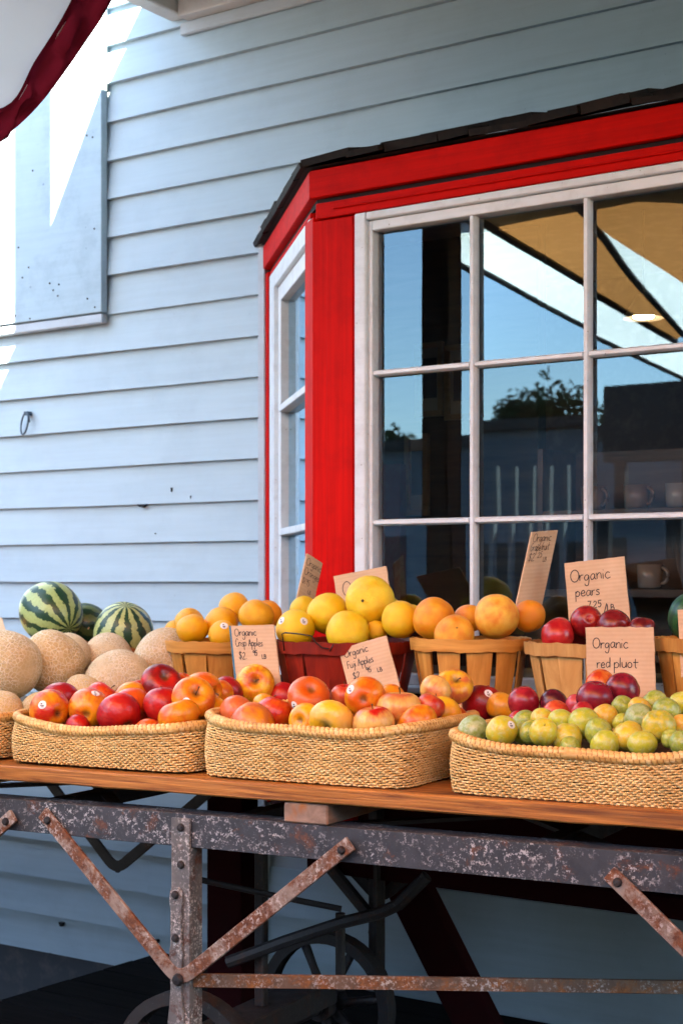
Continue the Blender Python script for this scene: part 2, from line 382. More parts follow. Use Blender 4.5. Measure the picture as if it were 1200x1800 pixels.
# cable tie loop on the wall
P = on_y(48, 745, -.03); lp = MB()
lp.tube([P + Vector((.023 * math.cos(t) + .008 * math.sin(t), -.012 - .006 * math.cos(t), .038 * math.sin(t))) for t in [i * 2 * math.pi / 20 for i in range(20)]], .0033, 6, closed=True)
lp.tube([P + Vector((.010, 0, .030)), P + Vector((.016, -.006, .012)), P + Vector((.030, -.016, .004))], .0028, 6)
lp.box(P + Vector((.004, 0, .036)), (.018, .022, .014)); lp.tube([P + Vector((.004, .0, .036)), P + Vector((.004, .035, .036))], .004, 6)
tag(lp.build('cable_tie', MATS['tie_plastic'], None, smooth=2), 'small dark cable tie loop hanging from a clapboard', 'cable tie')

# ------------------------------------------------------------------ bay window
bay = empty('bay_window', 'red bay window with white small-paned sashes and dark shingle roof', 'bay window', loc=(KX, -BD, 0))
def bput(m, name, mat, bevel=0, parent=None, smooth=False):
    o = m.build(name, MATS[mat], None, smooth=smooth, bevel=bevel); o.parent = parent or bay
    o.location = -bay.location if parent is None else (0, 0, 0); return o
FY = -BD
def zf(x, y, Y=FY): return on_y(x, y, Y).z
def xf(x, Y=FY): return on_y(x, 1000, Y).x
SD = Vector((1, -1, 0)).normalized(); SN = Vector((-1, -1, 0)).normalized()     # along the left side face (wall -> corner), its outward normal
SW = Vector((BAYX0, 0, 0)); SLEN = BD * math.sqrt(2)
def side(s, n, z): return SW + SD * s + SN * n + Vector((0, 0, z))
def sbox(m, s0, s1, n0, n1, z0, z1):
    return m.hexa([side(s0, n1, z0), side(s1, n1, z0), side(s1, n0, z0), side(s0, n0, z0), side(s0, n1, z1), side(s1, n1, z1), side(s1, n0, z1), side(s0, n0, z1)])
zE = zf(549, 306); zF1 = zf(549, 354); zBot = .52
zT = zf(640, 379); zG = zf(832, 381); zM1 = zf(828, 642); zM2 = zf(828, 915); zS = zM2 - (zM1 - zM2) - .0
x_c0 = xf(622, FY - .03); x_s0 = xf(642, FY - .03); x_g0 = xf(654, FY - .017); xm1 = xf(828, FY - .014); xm2 = xf(1028, FY - .014); pitch = xm2 - xm1
xm3 = xm2 + pitch; x_g1 = xm3 + (xm1 - x_g0); x_s1 = x_g1 + (x_g0 - x_s0); x_c1 = x_s1 + (x_s0 - x_c0)
# fascia (front, left), frieze behind it
PI8 = math.tan(R(22.5))
def strip(m, n, t, z0, z1, ext=0):                # board running round the two faces, mitred at the corner, n proud, t thick
    a, b = n, n - t
    return m
def mitre(n): return n * PI8
m = MB(); a, b = .028, .002
m.hexa([(KX - mitre(a), FY - a, zF1), (KX2 + mitre(a), FY - a, zF1), (KX2 + mitre(b), FY - b, zF1), (KX - mitre(b), FY - b, zF1)] + [(KX - mitre(a), FY - a, zE), (KX2 + mitre(a), FY - a, zE), (KX2 + mitre(b), FY - b, zE), (KX - mitre(b), FY - b, zE)])
bput(m, 'fascia', 'red_paint_h', .002)
def sidequad(m, n0, n1, z0, z1, s0=.0):            # on the left face from the wall to the mitre
    e0, e1 = SLEN + mitre(n0), SLEN + mitre(n1)
    return m.hexa([side(s0, n0, z0), side(e0 - .0015, n0, z0), side(e1 - .0015, n1, z0), side(s0, n1, z0), side(s0, n0, z1), side(e0 - .0015, n0, z1), side(e1 - .0015, n1, z1), side(s0, n1, z1)])
m = MB(); sidequad(m, .028, .002, zF1, zE, -.03); bput(m, 'fascia', 'red_paint_h', .002)
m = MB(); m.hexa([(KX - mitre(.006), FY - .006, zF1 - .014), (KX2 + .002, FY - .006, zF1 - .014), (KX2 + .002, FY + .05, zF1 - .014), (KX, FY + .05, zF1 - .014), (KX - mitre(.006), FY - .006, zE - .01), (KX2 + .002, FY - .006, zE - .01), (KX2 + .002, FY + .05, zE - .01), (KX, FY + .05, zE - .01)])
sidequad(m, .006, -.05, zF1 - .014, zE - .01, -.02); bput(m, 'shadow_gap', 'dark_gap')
zFr = zf(640, 366); x_post1 = x_c0 - .003
m = MB(); m.span((KX + .003, FY - .022, zT + .004), (KX2 - .003, FY + .03, zF1 - .0145)); bput(m, 'frieze', 'red_paint_h', .002)
m = MB(); m.span((KX + .06, FY - .028, zT + .022), (KX2 - .06, FY - .0225, zF1 - .030)); bput(m, 'frieze_board', 'red_paint_h', .0015)
# corner post boards
m = MB(); m.hexa([(KX - mitre(.018), FY - .018, zBot), (x_post1, FY - .018, zBot), (x_post1, FY + .03, zBot), (KX + .012, FY + .03, zBot), (KX - mitre(.018), FY - .018, zT), (x_post1, FY - .018, zT), (x_post1, FY + .03, zT), (KX + .012, FY + .03, zT)])
bput(m, 'corner_board', 'red_paint', .002)
m = MB(); m.span((KX + .038, FY - .0235, zBot + .02), (x_post1 - .006, FY - .0185, zT - .004)); bput(m, 'corner_facing', 'red_paint', .0015)
m = MB(); sc0 = SLEN - .075; m.hexa([side(sc0, .026, zBot), side(SLEN + mitre(.018) - .002, .018, zBot), side(SLEN - .01, -.03, zBot), side(sc0, -.03, zBot), side(sc0, .026, zF1 - .045), side(SLEN + mitre(.018) - .002, .018, zF1 - .045), side(SLEN - .01, -.03, zF1 - .045), side(sc0, -.03, zF1 - .045)])
bput(m, 'corner_board', 'red_paint', .002)
m = MB(); sbox(m, .0, .055, -.03, .020, zBot, zF1 - .0145); bput(m, 'corner_board', 'red_paint', .002)
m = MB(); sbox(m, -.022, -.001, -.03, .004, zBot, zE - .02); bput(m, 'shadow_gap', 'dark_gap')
m = MB(); sbox(m, .056, sc0 - .001, -.03, .012, zT + .03, zF1 - .0145); bput(m, 'frieze', 'red_paint_h', .002)
# lower panel under the windows and the floor of the bay
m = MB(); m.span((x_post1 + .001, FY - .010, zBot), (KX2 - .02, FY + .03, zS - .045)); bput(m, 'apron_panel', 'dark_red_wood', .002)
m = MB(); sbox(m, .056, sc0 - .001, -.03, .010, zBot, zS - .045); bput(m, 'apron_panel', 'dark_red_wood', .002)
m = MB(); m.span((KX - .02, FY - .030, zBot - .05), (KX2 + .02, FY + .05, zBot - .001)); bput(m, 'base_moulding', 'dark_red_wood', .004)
m = MB(); m.prism([(BAYX0 + .03, -.002, zBot), (KX, FY + .032, zBot), (KX2, FY + .032, zBot), (BAYX1 - .03, -.002, zBot)], (0, 0, .03)); bput(m, 'bay_floor', 'dark_red_wood')
m = MB(); m.prism([(BAYX0 + .04, -.002, zS - .05), (KX + .02, FY + .034, zS - .05), (KX2 - .02, FY + .034, zS - .05), (BAYX1 - .04, -.002, zS - .05)], (0, 0, .03)); bput(m, 'window_seat', 'interior_wood')
m = MB(); m.prism([(BAYX0 + .02, -.002, zE - .05), (KX + .02, FY + .052, zE - .05), (KX2 - .02, FY + .052, zE - .05), (BAYX1 - .02, -.002, zE - .05)], (0, 0, .02)); bput(m, 'bay_ceiling', 'room_wall')
m = MB(); m.prism([(KX2 + .001, FY - .018, zBot), (KX2 + .02, FY - .01, zBot), (BAYX1, -.002, zBot), (BAYX1 - .05, -.002, zBot), (KX2 - .03, FY + .03, zBot)], (0, 0, zE - .06 - zBot)); bput(m, 'side_wall', 'red_paint')
m = MB(); m.span((x_c1 + .002, FY - .018, zS - .05), (KX2 - .001, FY + .03, zT)); bput(m, 'corner_board', 'red_paint', .002)
# front sash
sash = empty('front_sash'); sash.parent = bay; sash.location = (0, 0, 0)
def sput(m, name, mat, bevel=0, par=sash):
    o = m.build(name, MATS[mat], None, bevel=bevel); o.parent = par; o.location = -bay.location; return o
def casing(x0, x1, z0, z1, y0, y1, name, bev=.002):
    m = MB(); m.span((x0, y0, z0), (x1, y1, z1)); return sput(m, name, 'white_paint', bev)
zTop = zT; zGl = zG
casing(x_c0, x_s0 - .001, zS - .045, zTop, FY - .030, FY + .03, 'casing', .003); casing(x_s1 + .001, x_c1, zS - .045, zTop, FY - .030, FY + .03, 'casing', .003)
casing(x_s0, x_s1, zGl + .026, zTop, FY - .030, FY + .03, 'casing', .003); casing(x_s0, x_s1, zS - .045, zS - .028, FY - .05, FY + .03, 'sill', .003)
casing(x_s0, x_g0, zS - .027, zGl + .025, FY - .017, FY + .029, 'stile'); casing(x_g1, x_s1, zS - .027, zGl + .025, FY - .017, FY + .029, 'stile')
casing(x_g0 + .0005, x_g1 - .0005, zGl, zGl + .025, FY - .017, FY + .029, 'rail'); casing(x_g0 + .0005, x_g1 - .0005, zS - .027, zS, FY - .017, FY + .029, 'rail')
mw = .0078
def muntin_v(x):
    m = MB(); z0, z1 = zS + .0005, zGl - .0005
    m.add([(x - mw, FY + .010, z0), (x - mw, FY - .004, z0), (x - mw * .55, FY - .014, z0), (x + mw * .55, FY - .014, z0), (x + mw, FY - .004, z0), (x + mw, FY + .010, z0),
           (x - mw, FY + .010, z1), (x - mw, FY - .004, z1), (x - mw * .55, FY - .014, z1), (x + mw * .55, FY - .014, z1), (x + mw, FY - .004, z1), (x + mw, FY + .010, z1)],
          [(0, 1, 2, 3, 4, 5), (11, 10, 9, 8, 7, 6)] + [(i, i + 6, (i + 1) % 6 + 6, (i + 1) % 6) for i in range(6)])
    sput(m, 'muntin', 'white_paint')
cols = [x_g0, xm1, xm2, xm3, x_g1]; rows = [zGl, zM1, zM2, zS]
for x in cols[1:-1]: muntin_v(x)
for z in rows[1:-1]:
    for i in range(4):
        x0 = cols[i] + (mw if i else 0) + .0004; x1 = cols[i + 1] - (mw if i < 3 else 0) - .0004; m = MB()
        m.add([(x0, FY + .010, z - mw), (x0, FY - .004, z - mw), (x0, FY - .0135, z - mw * .5), (x0, FY - .0135, z + mw * .5), (x0, FY - .004, z + mw), (x0, FY + .010, z + mw),
               (x1, FY + .010, z - mw), (x1, FY - .004, z - mw), (x1, FY - .0135, z - mw * .5), (x1, FY - .0135, z + mw * .5), (x1, FY - .004, z + mw), (x1, FY + .010, z + mw)],
              [(0, 1, 2, 3, 4, 5), (11, 10, 9, 8, 7, 6)] + [(k, k + 6, (k + 1) % 6 + 6, (k + 1) % 6) for k in range(6)])
        sput(m, 'muntin', 'white_paint')
for i in range(4):
    for j in range(3):
        m = MB(); x0, x1, z0, z1 = cols[i] + .002, cols[i + 1] - .002, rows[j + 1] + .002, rows[j] - .002
        c = Vector(((x0 + x1) / 2, FY + .012, (z0 + z1) / 2)); rx, rz = random.uniform(-.004, .004), random.uniform(-.004, .004)
        vs = [Vector((x0, FY + .012, z0)), Vector((x1, FY + .012, z0)), Vector((x1, FY + .012, z1)), Vector((x0, FY + .012, z1))]
        for v in vs: v.y += rx * (v.z - c.z) + rz * (v.x - c.x)
        m.add(vs, [(0, 1, 2, 3)]); sput(m, 'pane', 'glass')
# left side sash
ss = empty('side_sash'); ss.parent = bay; ss.location = (0, 0, 0)
s0, s1 = .057, sc0 - .002; zt = zT + .028
def sidebox(a, b, n0, n1, z0, z1, name, mat='white_paint', bev=.002):
    m = MB(); sbox(m, a, b, n0, n1, z0, z1); return sput(m, name, mat, bev, ss)
cw = .095
sidebox(s0, s0 + cw, -.03, .014, zS - .045, zt, 'casing'); sidebox(s1 - .035, s1, -.03, .014, zS - .045, zt, 'casing')
sidebox(s0 + cw + .001, s1 - .036, -.03, .014, zt - .05, zt, 'casing'); sidebox(s0 + cw + .001, s1 - .036, -.03, .03, zS - .045, zS - .02, 'sill')
a0, a1 = s0 + cw + .001, s1 - .036
sidebox(a0, a0 + .05, -.035, .000, zS - .019, zt - .051, 'stile'); sidebox(a1 - .05, a1, -.035, .000, zS - .019, zt - .051, 'stile')
sidebox(a0 + .051, a1 - .051, -.035, .0, zt - .10, zt - .051, 'rail'); sidebox(a0 + .051, a1 - .051, -.035, .0, zS - .019, zS + .02, 'rail')
mid = (a0 + a1) / 2
for z in (zM1, zM2): sidebox(a0 + .051, a1 - .051, -.035, .006, z - .010, z + .010, 'muntin')
for (z0, z1) in ((zM1 + .011, zt - .101), (zM2 + .011, zM1 - .011), (zS + .021, zM2 - .011)):
    m = MB(); m.add([side(a0 + .052, -.025, z0), side(a1 - .052, -.025, z0), side(a1 - .052, -.025, z1), side(a0 + .052, -.025, z1)], [(0, 1, 2, 3)]); sput(m, 'pane', 'glass', 0, ss)
# shingle roof
roof = empty('roof'); roof.parent = bay; roof.location = (0, 0, 0)
OV = .038; ze = zE + .002; slope = math.tan(R(17.5))
def rput(m, mat='shingle_wood'):
    o = m.build('shingle', MATS[mat], None); o.parent = roof; o.location = -bay.location
rb = MB(); q = [(KX - mitre(OV), FY - OV), (KX2 + mitre(OV), FY - OV), (BAYX1 + .06, .002), (BAYX0 - .05, .002)]
top = [(KX + .15, .002), (KX2 - .15, .002)]; zt2 = ze + slope * (BD + OV)
rb.add([(x, y, ze + .004) for x, y in q] + [(top[1][0], .002, zt2), (top[0][0], .002, zt2)], [(0, 1, 4, 5), (1, 2, 4), (0, 5, 3), (3, 2, 1, 0), (2, 3, 5, 4)])
o = rb.build('roof_deck', MATS['shingle_wood'], None); o.parent = roof; o.location = -bay.location
def shingle(p, along, upd, w, ln, th, lift, tilt=0):
    n = along.cross(upd).normalized()
    if n.z < 0: n = -n
    a = p; vs = []
    for (u, v, t) in ((0, 0, 0), (w, 0, 0), (w, ln, 0), (0, ln, 0), (0, 0, th), (w, 0, th * random.uniform(.8, 1.15)), (w, ln, th * .3), (0, ln, th * .3)):
        vs.append(a + along * u + upd * v + n * (t + lift + tilt * u * (1 if v == 0 else .3)))
    m = MB(); m.hexa(vs); rput(m)
up_f = Vector((0, 1, slope)).normalized(); al_f = Vector((1, 0, 0))
for c in range(4):
    x = KX - mitre(OV) + c * .05 - .012; xe = KX2 + mitre(OV) - c * .05
    while x < xe - .03:
        w = random.uniform(.085, .17); w = min(w, xe - x)
        yy = FY - OV - .012 + c * .125 + random.uniform(-.012, .012)
        p = Vector((x, yy, ze + slope * (yy - FY + OV) + .004))
        shingle(p, al_f, up_f, w - .004, .26, random.uniform(.014, .024), .002 + c * .003 + random.uniform(0, .005), random.uniform(-.06, .06)); x += w
up_s = (Vector((1, 1, 0)).normalized() + Vector((0, 0, slope))).normalized(); al_s = SD
for c in range(4):
    s = -.03 + c * .03; e = SLEN + mitre(OV) - c * .05
    while s < e - .03:
        w = min(random.uniform(.09, .16), e - s); nn = OV + .012 - c * .12
        p = side(s, nn, ze + slope * (OV - nn) + .004); shingle(p, al_s, up_s, w - .004, .22, random.uniform(.014, .022), .002 + c * .004 + random.uniform(0, .005)); s += w

# ------------------------------------------------------------------ the shop room behind the glass
rm = empty('shop_room', kind='structure')
rx0, rx1, ry1 = -4.6, 1.6, 3.4
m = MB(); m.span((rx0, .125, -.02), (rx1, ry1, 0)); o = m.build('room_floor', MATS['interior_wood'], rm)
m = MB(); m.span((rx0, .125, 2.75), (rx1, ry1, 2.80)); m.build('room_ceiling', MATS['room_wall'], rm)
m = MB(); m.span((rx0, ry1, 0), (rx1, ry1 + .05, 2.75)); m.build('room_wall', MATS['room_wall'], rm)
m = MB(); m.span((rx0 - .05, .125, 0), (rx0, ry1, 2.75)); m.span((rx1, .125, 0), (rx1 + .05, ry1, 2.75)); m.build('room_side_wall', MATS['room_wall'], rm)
# a partition with framed pictures, a red post, shelves of mugs
pt = on_y(760, 700, .95); m = MB(); m.span((pt.x - .60, .97, 0), (pt.x + .42, 1.03, 2.7)); tag(m.build('partition', MATS['interior_wood'], None), 'brown timber partition seen through the left panes', 'partition')
def picture(x, y, w, h, Y, label):
    P = on_y(x, y, Y); r = empty('picture_frame', label, 'picture', loc=P, group='framed pictures inside the shop')
    f = MB()
    for (x0, x1, z0, z1) in ((-w / 2, w / 2, h / 2 - .02, h / 2), (-w / 2, w / 2, -h / 2, -h / 2 + .02), (-w / 2, -w / 2 + .02, -h / 2 + .0205, h / 2 - .0205), (w / 2 - .02, w / 2, -h / 2 + .0205, h / 2 - .0205)): f.span((x0, -.02, z0), (x1, .0, z1))
    f.build('frame', MATS['frame_wood'], r); f = MB(); f.span((-w / 2 + .02, -.008, -h / 2 + .02), (w / 2 - .02, -.002, h / 2 - .02)); f.build('mount', MATS['picture_paper'], r)
    f = MB(); f.span((-w / 4, -.010, -h / 4), (w / 4, -.0085, h / 3.4)); f.build('image', MATS['picture_image'], r)
picture(757, 668, .12, .27, .955, 'narrow framed picture seen through the leftmost column of panes')
picture(812, 672, .13, .27, .955, 'framed picture just left of the first upright glazing bar')
picture(735, 835, .10, .30, .955, 'dark framed picture low behind the leftmost panes')
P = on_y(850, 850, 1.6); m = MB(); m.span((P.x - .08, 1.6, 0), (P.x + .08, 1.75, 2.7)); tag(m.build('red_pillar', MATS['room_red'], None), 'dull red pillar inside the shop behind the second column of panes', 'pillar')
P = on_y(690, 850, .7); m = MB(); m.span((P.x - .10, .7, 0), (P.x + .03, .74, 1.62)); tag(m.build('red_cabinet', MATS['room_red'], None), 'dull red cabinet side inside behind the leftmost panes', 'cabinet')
sh = empty('mug_shelf', 'dark shelf of mugs behind the right-hand panes', 'shelf', loc=on_y(1120, 897, -.25))
for dz in (0, -.20, -.36):
    m = MB(); m.span((-.22, -.09, dz - .018), (.55, .10, dz)); m.build('shelf_board', MATS['interior_wood'], sh)
m = MB(); m.span((-.235, -.09, -.40), (-.221, .10, .16)); m.span((.551, -.09, -.40), (.565, .10, .16)); m.span((-.22, .101, -.40), (.55, .11, .16)); m.build('shelf_side', MATS['interior_wood'], sh)
mg = MB(); mg.lathe([(0, .002), (.024, .002), (.030, .006), (.033, .062), (.030, .062), (.027, .010), (0, .008)], 20); mug_me = {k: mg.mesh('mug', MATS[k], True) for k in ('mug_white', 'mug_brown')}
hd = MB(); hd.tube([Vector((.029 + .020 * math.sin(t), 0, .034 - .020 * math.cos(t))) for t in [i * math.pi / 8 for i in range(9)]], .005, 6); hme = {k: hd.mesh('handle', MATS[k], True) for k in ('mug_white', 'mug_brown')}
spots = [(-.12, 0, 'mug_brown', 'brown mug at the left end of the top shelf'), (.0, 0, 'mug_brown', 'tan mug beside the brown one on the top mug shelf'), (.11, 0, 'mug_white', 'white mug on the top mug shelf'), (.23, 0, 'mug_white', 'white mug at the right of the top mug shelf'),
         (-.10, -.20, 'mug_white', 'pale mug at the left of the middle mug shelf'), (.03, -.20, 'mug_white', 'white mug standing mid-shelf under the top row'), (.16, -.20, 'mug_brown', 'brown mug on the middle mug shelf'), (-.02, -.36, 'mug_white', 'white mug on the lowest mug shelf'), (.13, -.36, 'mug_brown', 'brown mug on the lowest mug shelf')]
for (dx, dz, k, lb) in spots:
    r = empty('mug', lb, 'mug', loc=sh.location + Vector((dx, .01 + random.uniform(-.02, .02), dz + .001)), rz=random.uniform(-.6, .8), group='mugs on the shelf inside the window')
    put('cup', mug_me[k], r); put('handle', hme[k], r)

# pendant lamps in the room
for (x, y, Y, lb) in ((862, 470, 1.3, 'small lit pendant lamp inside behind the top middle pane'), (1130, 560, 1.9, 'small lit pendant lamp inside behind the right panes'), (745, 520, 2.2, 'small lit pendant lamp far inside behind the top left pane')):
    P = on_y(x, y, Y); r = empty('pendant_lamp', lb, 'lamp', loc=P, group='pendant lamps inside the shop')
    m = MB(); m.lathe([(.012, .10), (.03, .09), (.085, .0), (.08, .0), (.028, .08), (.010, .095)], 18); m.build('shade', MATS['lamp_metal'], r, smooth=2)
    m = MB(); m.lathe([(0, .0), (.04, .004), (.045, .02), (.03, .045), (0, .05)], 12); m.build('bulb', MATS['lamp_glow'], r, smooth=True)
    m = MB(); m.tube([(0, 0, .10), (0, 0, 2.75 - P.z)], .004, 6); m.build('cord', MATS['wire'], r)
# ------------------------------------------------------------------ eave over the stand, canopies
EX = on_y(318, 40, 0).x; EZ = on_y(318, 40, 0).z
ev = empty('porch_roof', 'white painted porch roof edge with rafters at the top of the wall', 'roof', loc=(EX, 0, EZ))
def eput(m, name, mat='soffit_paint', bevel=.004):
    o = m.build(name, MATS[mat], None, bevel=bevel); o.parent = ev; o.location = -ev.location
EL = 2.42
m = MB(); m.span((EX - .02, -EL, EZ), (EX + .045, -.02, EZ + .13)); eput(m, 'rafter')
for i in range(1, 6):
    x = EX + i * .62; m = MB(); m.span((x, -EL, EZ + .01), (x + .045, -.08, EZ + .13)); eput(m, 'rafter', 'soffit_wood')
m = MB(); m.span((EX + .048, -.075, EZ - .012), (3.1, -.018, EZ + .10)); eput(m, 'ledger', 'soffit_paint')
m = MB(); m.span((EX + .02, -.03, EZ - .055), (3.1, -.012, EZ - .013)); eput(m, 'bed_moulding', 'trim_grey')
for i in range(17):
    y0 = -EL + i * .142; m = MB(); m.span((EX - .13, y0, EZ + .131), (3.1, y0 + .139, EZ + .15)); eput(m, 'roof_board', 'soffit_wood', 0)
m = MB(); m.span((EX - .13, -EL - .03, EZ - .27), (3.1, -EL - .001, EZ + .17)); eput(m, 'front_fascia')  # drop deepened, out of view, to keep sky light off the wall top
m = MB(); m.span((-1.95, -EL - .045, 2.56), (3.1, -EL - .031, EZ - .1)); eput(m, 'added_shade_board', 'soffit_wood')  # board added out of view to darken the upper right wall

m = MB(); m.tube([(-3.335, -.90, EZ + .151), (-3.335, -.90, 5.0)], .076, 16); m.tube([(-3.335, -.90, 5.001), (-3.335, -.90, 5.06), (-3.335, -.90, 5.16)], [.13, .12, .02], 16)  # unseen pipe added to cast the upright shadow across the sun patch
tag(m.build('added_pipe', MATS['dark_iron'], None, smooth=2), 'unseen round pipe added on the porch roof to cast the upright shadow', 'pipe')
m = MB(); m.span((-2.70, -1.90, .001), (-2.60, -1.80, EZ - .001)); tag(m.build('porch_post', MATS['post_brown'], None, bevel=.006), 'brown square porch post mirrored in the leftmost panes', 'post')
def sheet(name, grid, mat, parent, thick=.0012, sub=6, sag=0):
    rows_, cols_ = len(grid), len(grid[0])
    def pt(u, v):
        u *= cols_ - 1; v *= rows_ - 1; i = min(int(u), cols_ - 2); j = min(int(v), rows_ - 2); u -= i; v -= j
        return (grid[j][i] * (1 - u) + grid[j][i + 1] * u) * (1 - v) + (grid[j + 1][i] * (1 - u) + grid[j + 1][i + 1] * u) * v
    n1, n2 = sub * (cols_ - 1), sub * (rows_ - 1); m = MB(); vs = []
    for j in range(n2 + 1):
        for i in range(n1 + 1):
            p = pt(i / n1, j / n2); p = p + Vector((0, 0, -sag * math.sin(math.pi * i / n1) * math.sin(math.pi * j / n2))); vs.append(p)
    m.add(vs, [(j * (n1 + 1) + i, j * (n1 + 1) + i + 1, (j + 1) * (n1 + 1) + i + 1, (j + 1) * (n1 + 1) + i) for j in range(n2) for i in range(n1)])
    return m.build(name, MATS[mat], parent, smooth=True)
# white canopy with a maroon hem at the upper left
def at(x, y, t): return CAM + ray(x, y) * t
hem_in = [at(-190, 330, 3.55), at(-60, 215, 3.70), at(20, 180, 3.78), at(60, 110, 3.88), at(110, 30, 3.98), at(165, -80, 4.10), at(220, -200, 4.2)]
hem_out = [at(-190, 400, 3.55), at(-60, 292, 3.70), at(20, 232, 3.78), at(80, 172, 3.88), at(150, 75, 3.98), at(200, -5, 4.10), at(270, -150, 4.2)]
up = [p + Vector((-.9, -1.2, .40 + .05 * i)) for i, p in enumerate(hem_in)]
cn = empty('white_canopy', 'white fabric canopy with a wide maroon hem at the upper left', 'canopy')
def smooth_rows(rows, k=5):
    out = []
    for r in rows:
        q = []
        for i in range(len(r) - 1):
            p0, p1, p2, p3 = r[max(i - 1, 0)], r[i], r[i + 1], r[min(i + 2, len(r) - 1)]
            for s in range(k):
                t = s / k; q.append(.5 * ((2 * p1) + (p2 - p0) * t + (2 * p0 - 5 * p1 + 4 * p2 - p3) * t * t + (3 * p1 - p0 - 3 * p2 + p3) * t ** 3))
        q.append(r[-1]); out.append(q)
    return out
hi, ho, hu = smooth_rows([hem_in, hem_out, up])
md = [(a * .5 + b * .5) + Vector((.035, -.05, 0)) * math.sin(i * .9) for i, (a, b) in enumerate(zip(hi, ho))]
md2 = [(a * .22 + b * .78) + Vector((-.03, .045, 0)) * math.sin(i * .8 + 1) for i, (a, b) in enumerate(zip(hi, ho))]
hx = [a + Vector((-2.4, -.5 - .1 * (i % 5 == 0), .25)) for i, a in enumerate(hu)]; sheet('panel', [hx, hu], 'canvas_white', cn, sub=2)  # outer panel added out of view to keep sky light off the wall
sheet('hem', [hi, md, md2, ho], 'canvas_maroon', cn, sub=2); sheet('panel', [hu, [a * .5 + b * .5 + Vector((0, 0, -.06)) for a, b in zip(hu, hi)], [a.lerp(b, .12) + Vector((-.006, .012, .004)) for a, b in zip(hi, ho)]], 'canvas_white', cn, sub=2)
# navy curtains added out of view at the left to block low sky light
for c0 in ([Vector((-7.2 + .05 * math.sin(i * 2.3), -.15 - .3 * i, -.15)) for i in range(17)], [Vector((-7.2 + .26 * i, -5.0 + .05 * math.sin(i * 2.1), -.155)) for i in range(6)]):
    sheet('added_curtain', [c0, [Vector((p.x, p.y, 2.75)) for p in c0]], 'canvas_navy', cn, sub=3)
# tan shade canopy between the stand and the street; the panes mirror it
tc = empty('tan_canopy', 'tan fabric shade canopy with a white border mirrored in the upper panes', 'canopy')
def mz(x, y, z):                                      # a mirrored pixel on the canopy's level z
    P = on_z(x, y, z); return Vector((P.x, 2 * GLASS_Y - P.y, z))
brd = [mz(800, 452, 2.46), mz(862, 488, 2.45), mz(1030, 582, 2.42), mz(1200, 662, 2.38)]
tanl = [mz(810, 372, 2.46), mz(872, 408, 2.45), mz(1030, 505, 2.42), mz(1195, 602, 2.38)]
st1 = [mz(1000, 352, 2.47), mz(1062, 410, 2.47), mz(1120, 490, 2.45), mz(1210, 590, 2.40)]
st2 = [mz(1012, 352, 2.47), mz(1070, 410, 2.47), mz(1160, 470, 2.46), mz(1260, 535, 2.41)]
far = [Vector((2.6, p.y, p.z + .12)) for p in st2]
tl, bl, q1, q2, fa = smooth_rows([tanl, brd, st1, st2, far])
sheet('border', [bl, tl], 'canvas_bright', tc, sub=2)
sheet('panel', [[a + Vector((.004, 0, .004)) for a in tl], q1], 'canvas_tan', tc, sub=2); sheet('stripe', [q1, q2], 'canvas_bright', tc, sub=2)
sheet('panel', [q2, [a * .5 + b * .5 + Vector((0, 0, .1)) for a, b in zip(q2, fa)], fa], 'canvas_tan', tc, sub=2)
for rr in (tl, bl, q1):
    m = MB(); m.tube([p + Vector((0, 0, -.004)) for p in rr], .016, 6); m.build('seam', MATS['board_black'], tc, smooth=True)
L3 = brd[3]
# unseen navy curtains, added so that less light comes from front and right
c0 = [Vector((-3.2 + .292 * i, -5.62 + .06 * math.sin(i * 2.1), -.155)) for i in range(21)]; c1 = [Vector((p.x, p.y, 2.45)) for p in c0]; sheet('added_curtain', [c0, c1], 'canvas_navy', tc, sub=3)
c0 = [Vector((2.66 + .05 * math.sin(i * 2.3), -5.6 + .3 * i, .01)) for i in range(14)]; c1 = [Vector((p.x, p.y, 2.5)) for p in c0]; sheet('added_curtain', [c0, c1], 'canvas_navy', tc, sub=3)
for P in (Vector((2.5, -2.1, 0)), Vector((2.5, -4.6, 0)), Vector((L3.x, L3.y - .05, 0))):
    m = MB(); m.tube([(P.x, P.y, -.30), (P.x, P.y, L3.z + .05)], .03, 10); m.build('pole', MATS['dark_iron'], tc, smooth=2)

# ------------------------------------------------------------------ across the street, seen mirrored in the panes
YB = -15.0
A0 = mirror(820, 772, YB); A1 = mirror(1500, 740, YB)
bd = empty('street_building', 'low dark blue-grey building across the street mirrored in the panes', 'building', loc=(A0.x, YB, 0))
def dput(m, name, mat):
    o = m.build(name, MATS[mat], None); o.parent = bd; o.location = -bd.location
zt_ = A0.z; m = MB(); m.span((-22, YB - 6, -.3), (14, YB, zt_)); dput(m, 'wall', 'facade_grey')
m = MB(); m.span((-22.1, YB - 6.1, zt_ + .001), (14.1, YB + .12, zt_ + .14)); dput(m, 'parapet', 'board_black')
for i in range(9):
    m = MB(); x = -20 + i * 3.4; m.span((x, YB + .002, .5), (x + 2.0, YB + .03, 1.75)); dput(m, 'window', 'board_black')
B0 = mirror(1048, 672, -10); B1 = mirror(1185, 800, -10)
bb = empty('sign_board', 'large black board on posts across the street mirrored in the right panes', 'board', loc=(B0.x, -10, 0))
m = MB(); m.span((min(B0.x, B1.x), -10.1, B1.z), (max(B0.x, B1.x) + .3, -10, B0.z)); o = m.build('board', MATS['board_black'], bb); o.location = -bb.location
for dx in (.1, abs(B1.x - B0.x)):
    m = MB(); m.span((min(B0.x, B1.x) + dx, -10.09, -.3), (min(B0.x, B1.x) + dx + .1, -10.01, B1.z)); o = m.build('post', MATS['board_black'], bb); o.location = -bb.location
ff = empty('post_fence', 'row of white fence posts across the street mirrored in the panes', 'fence', loc=(mirror(880, 820, -9).x, -9, 0))
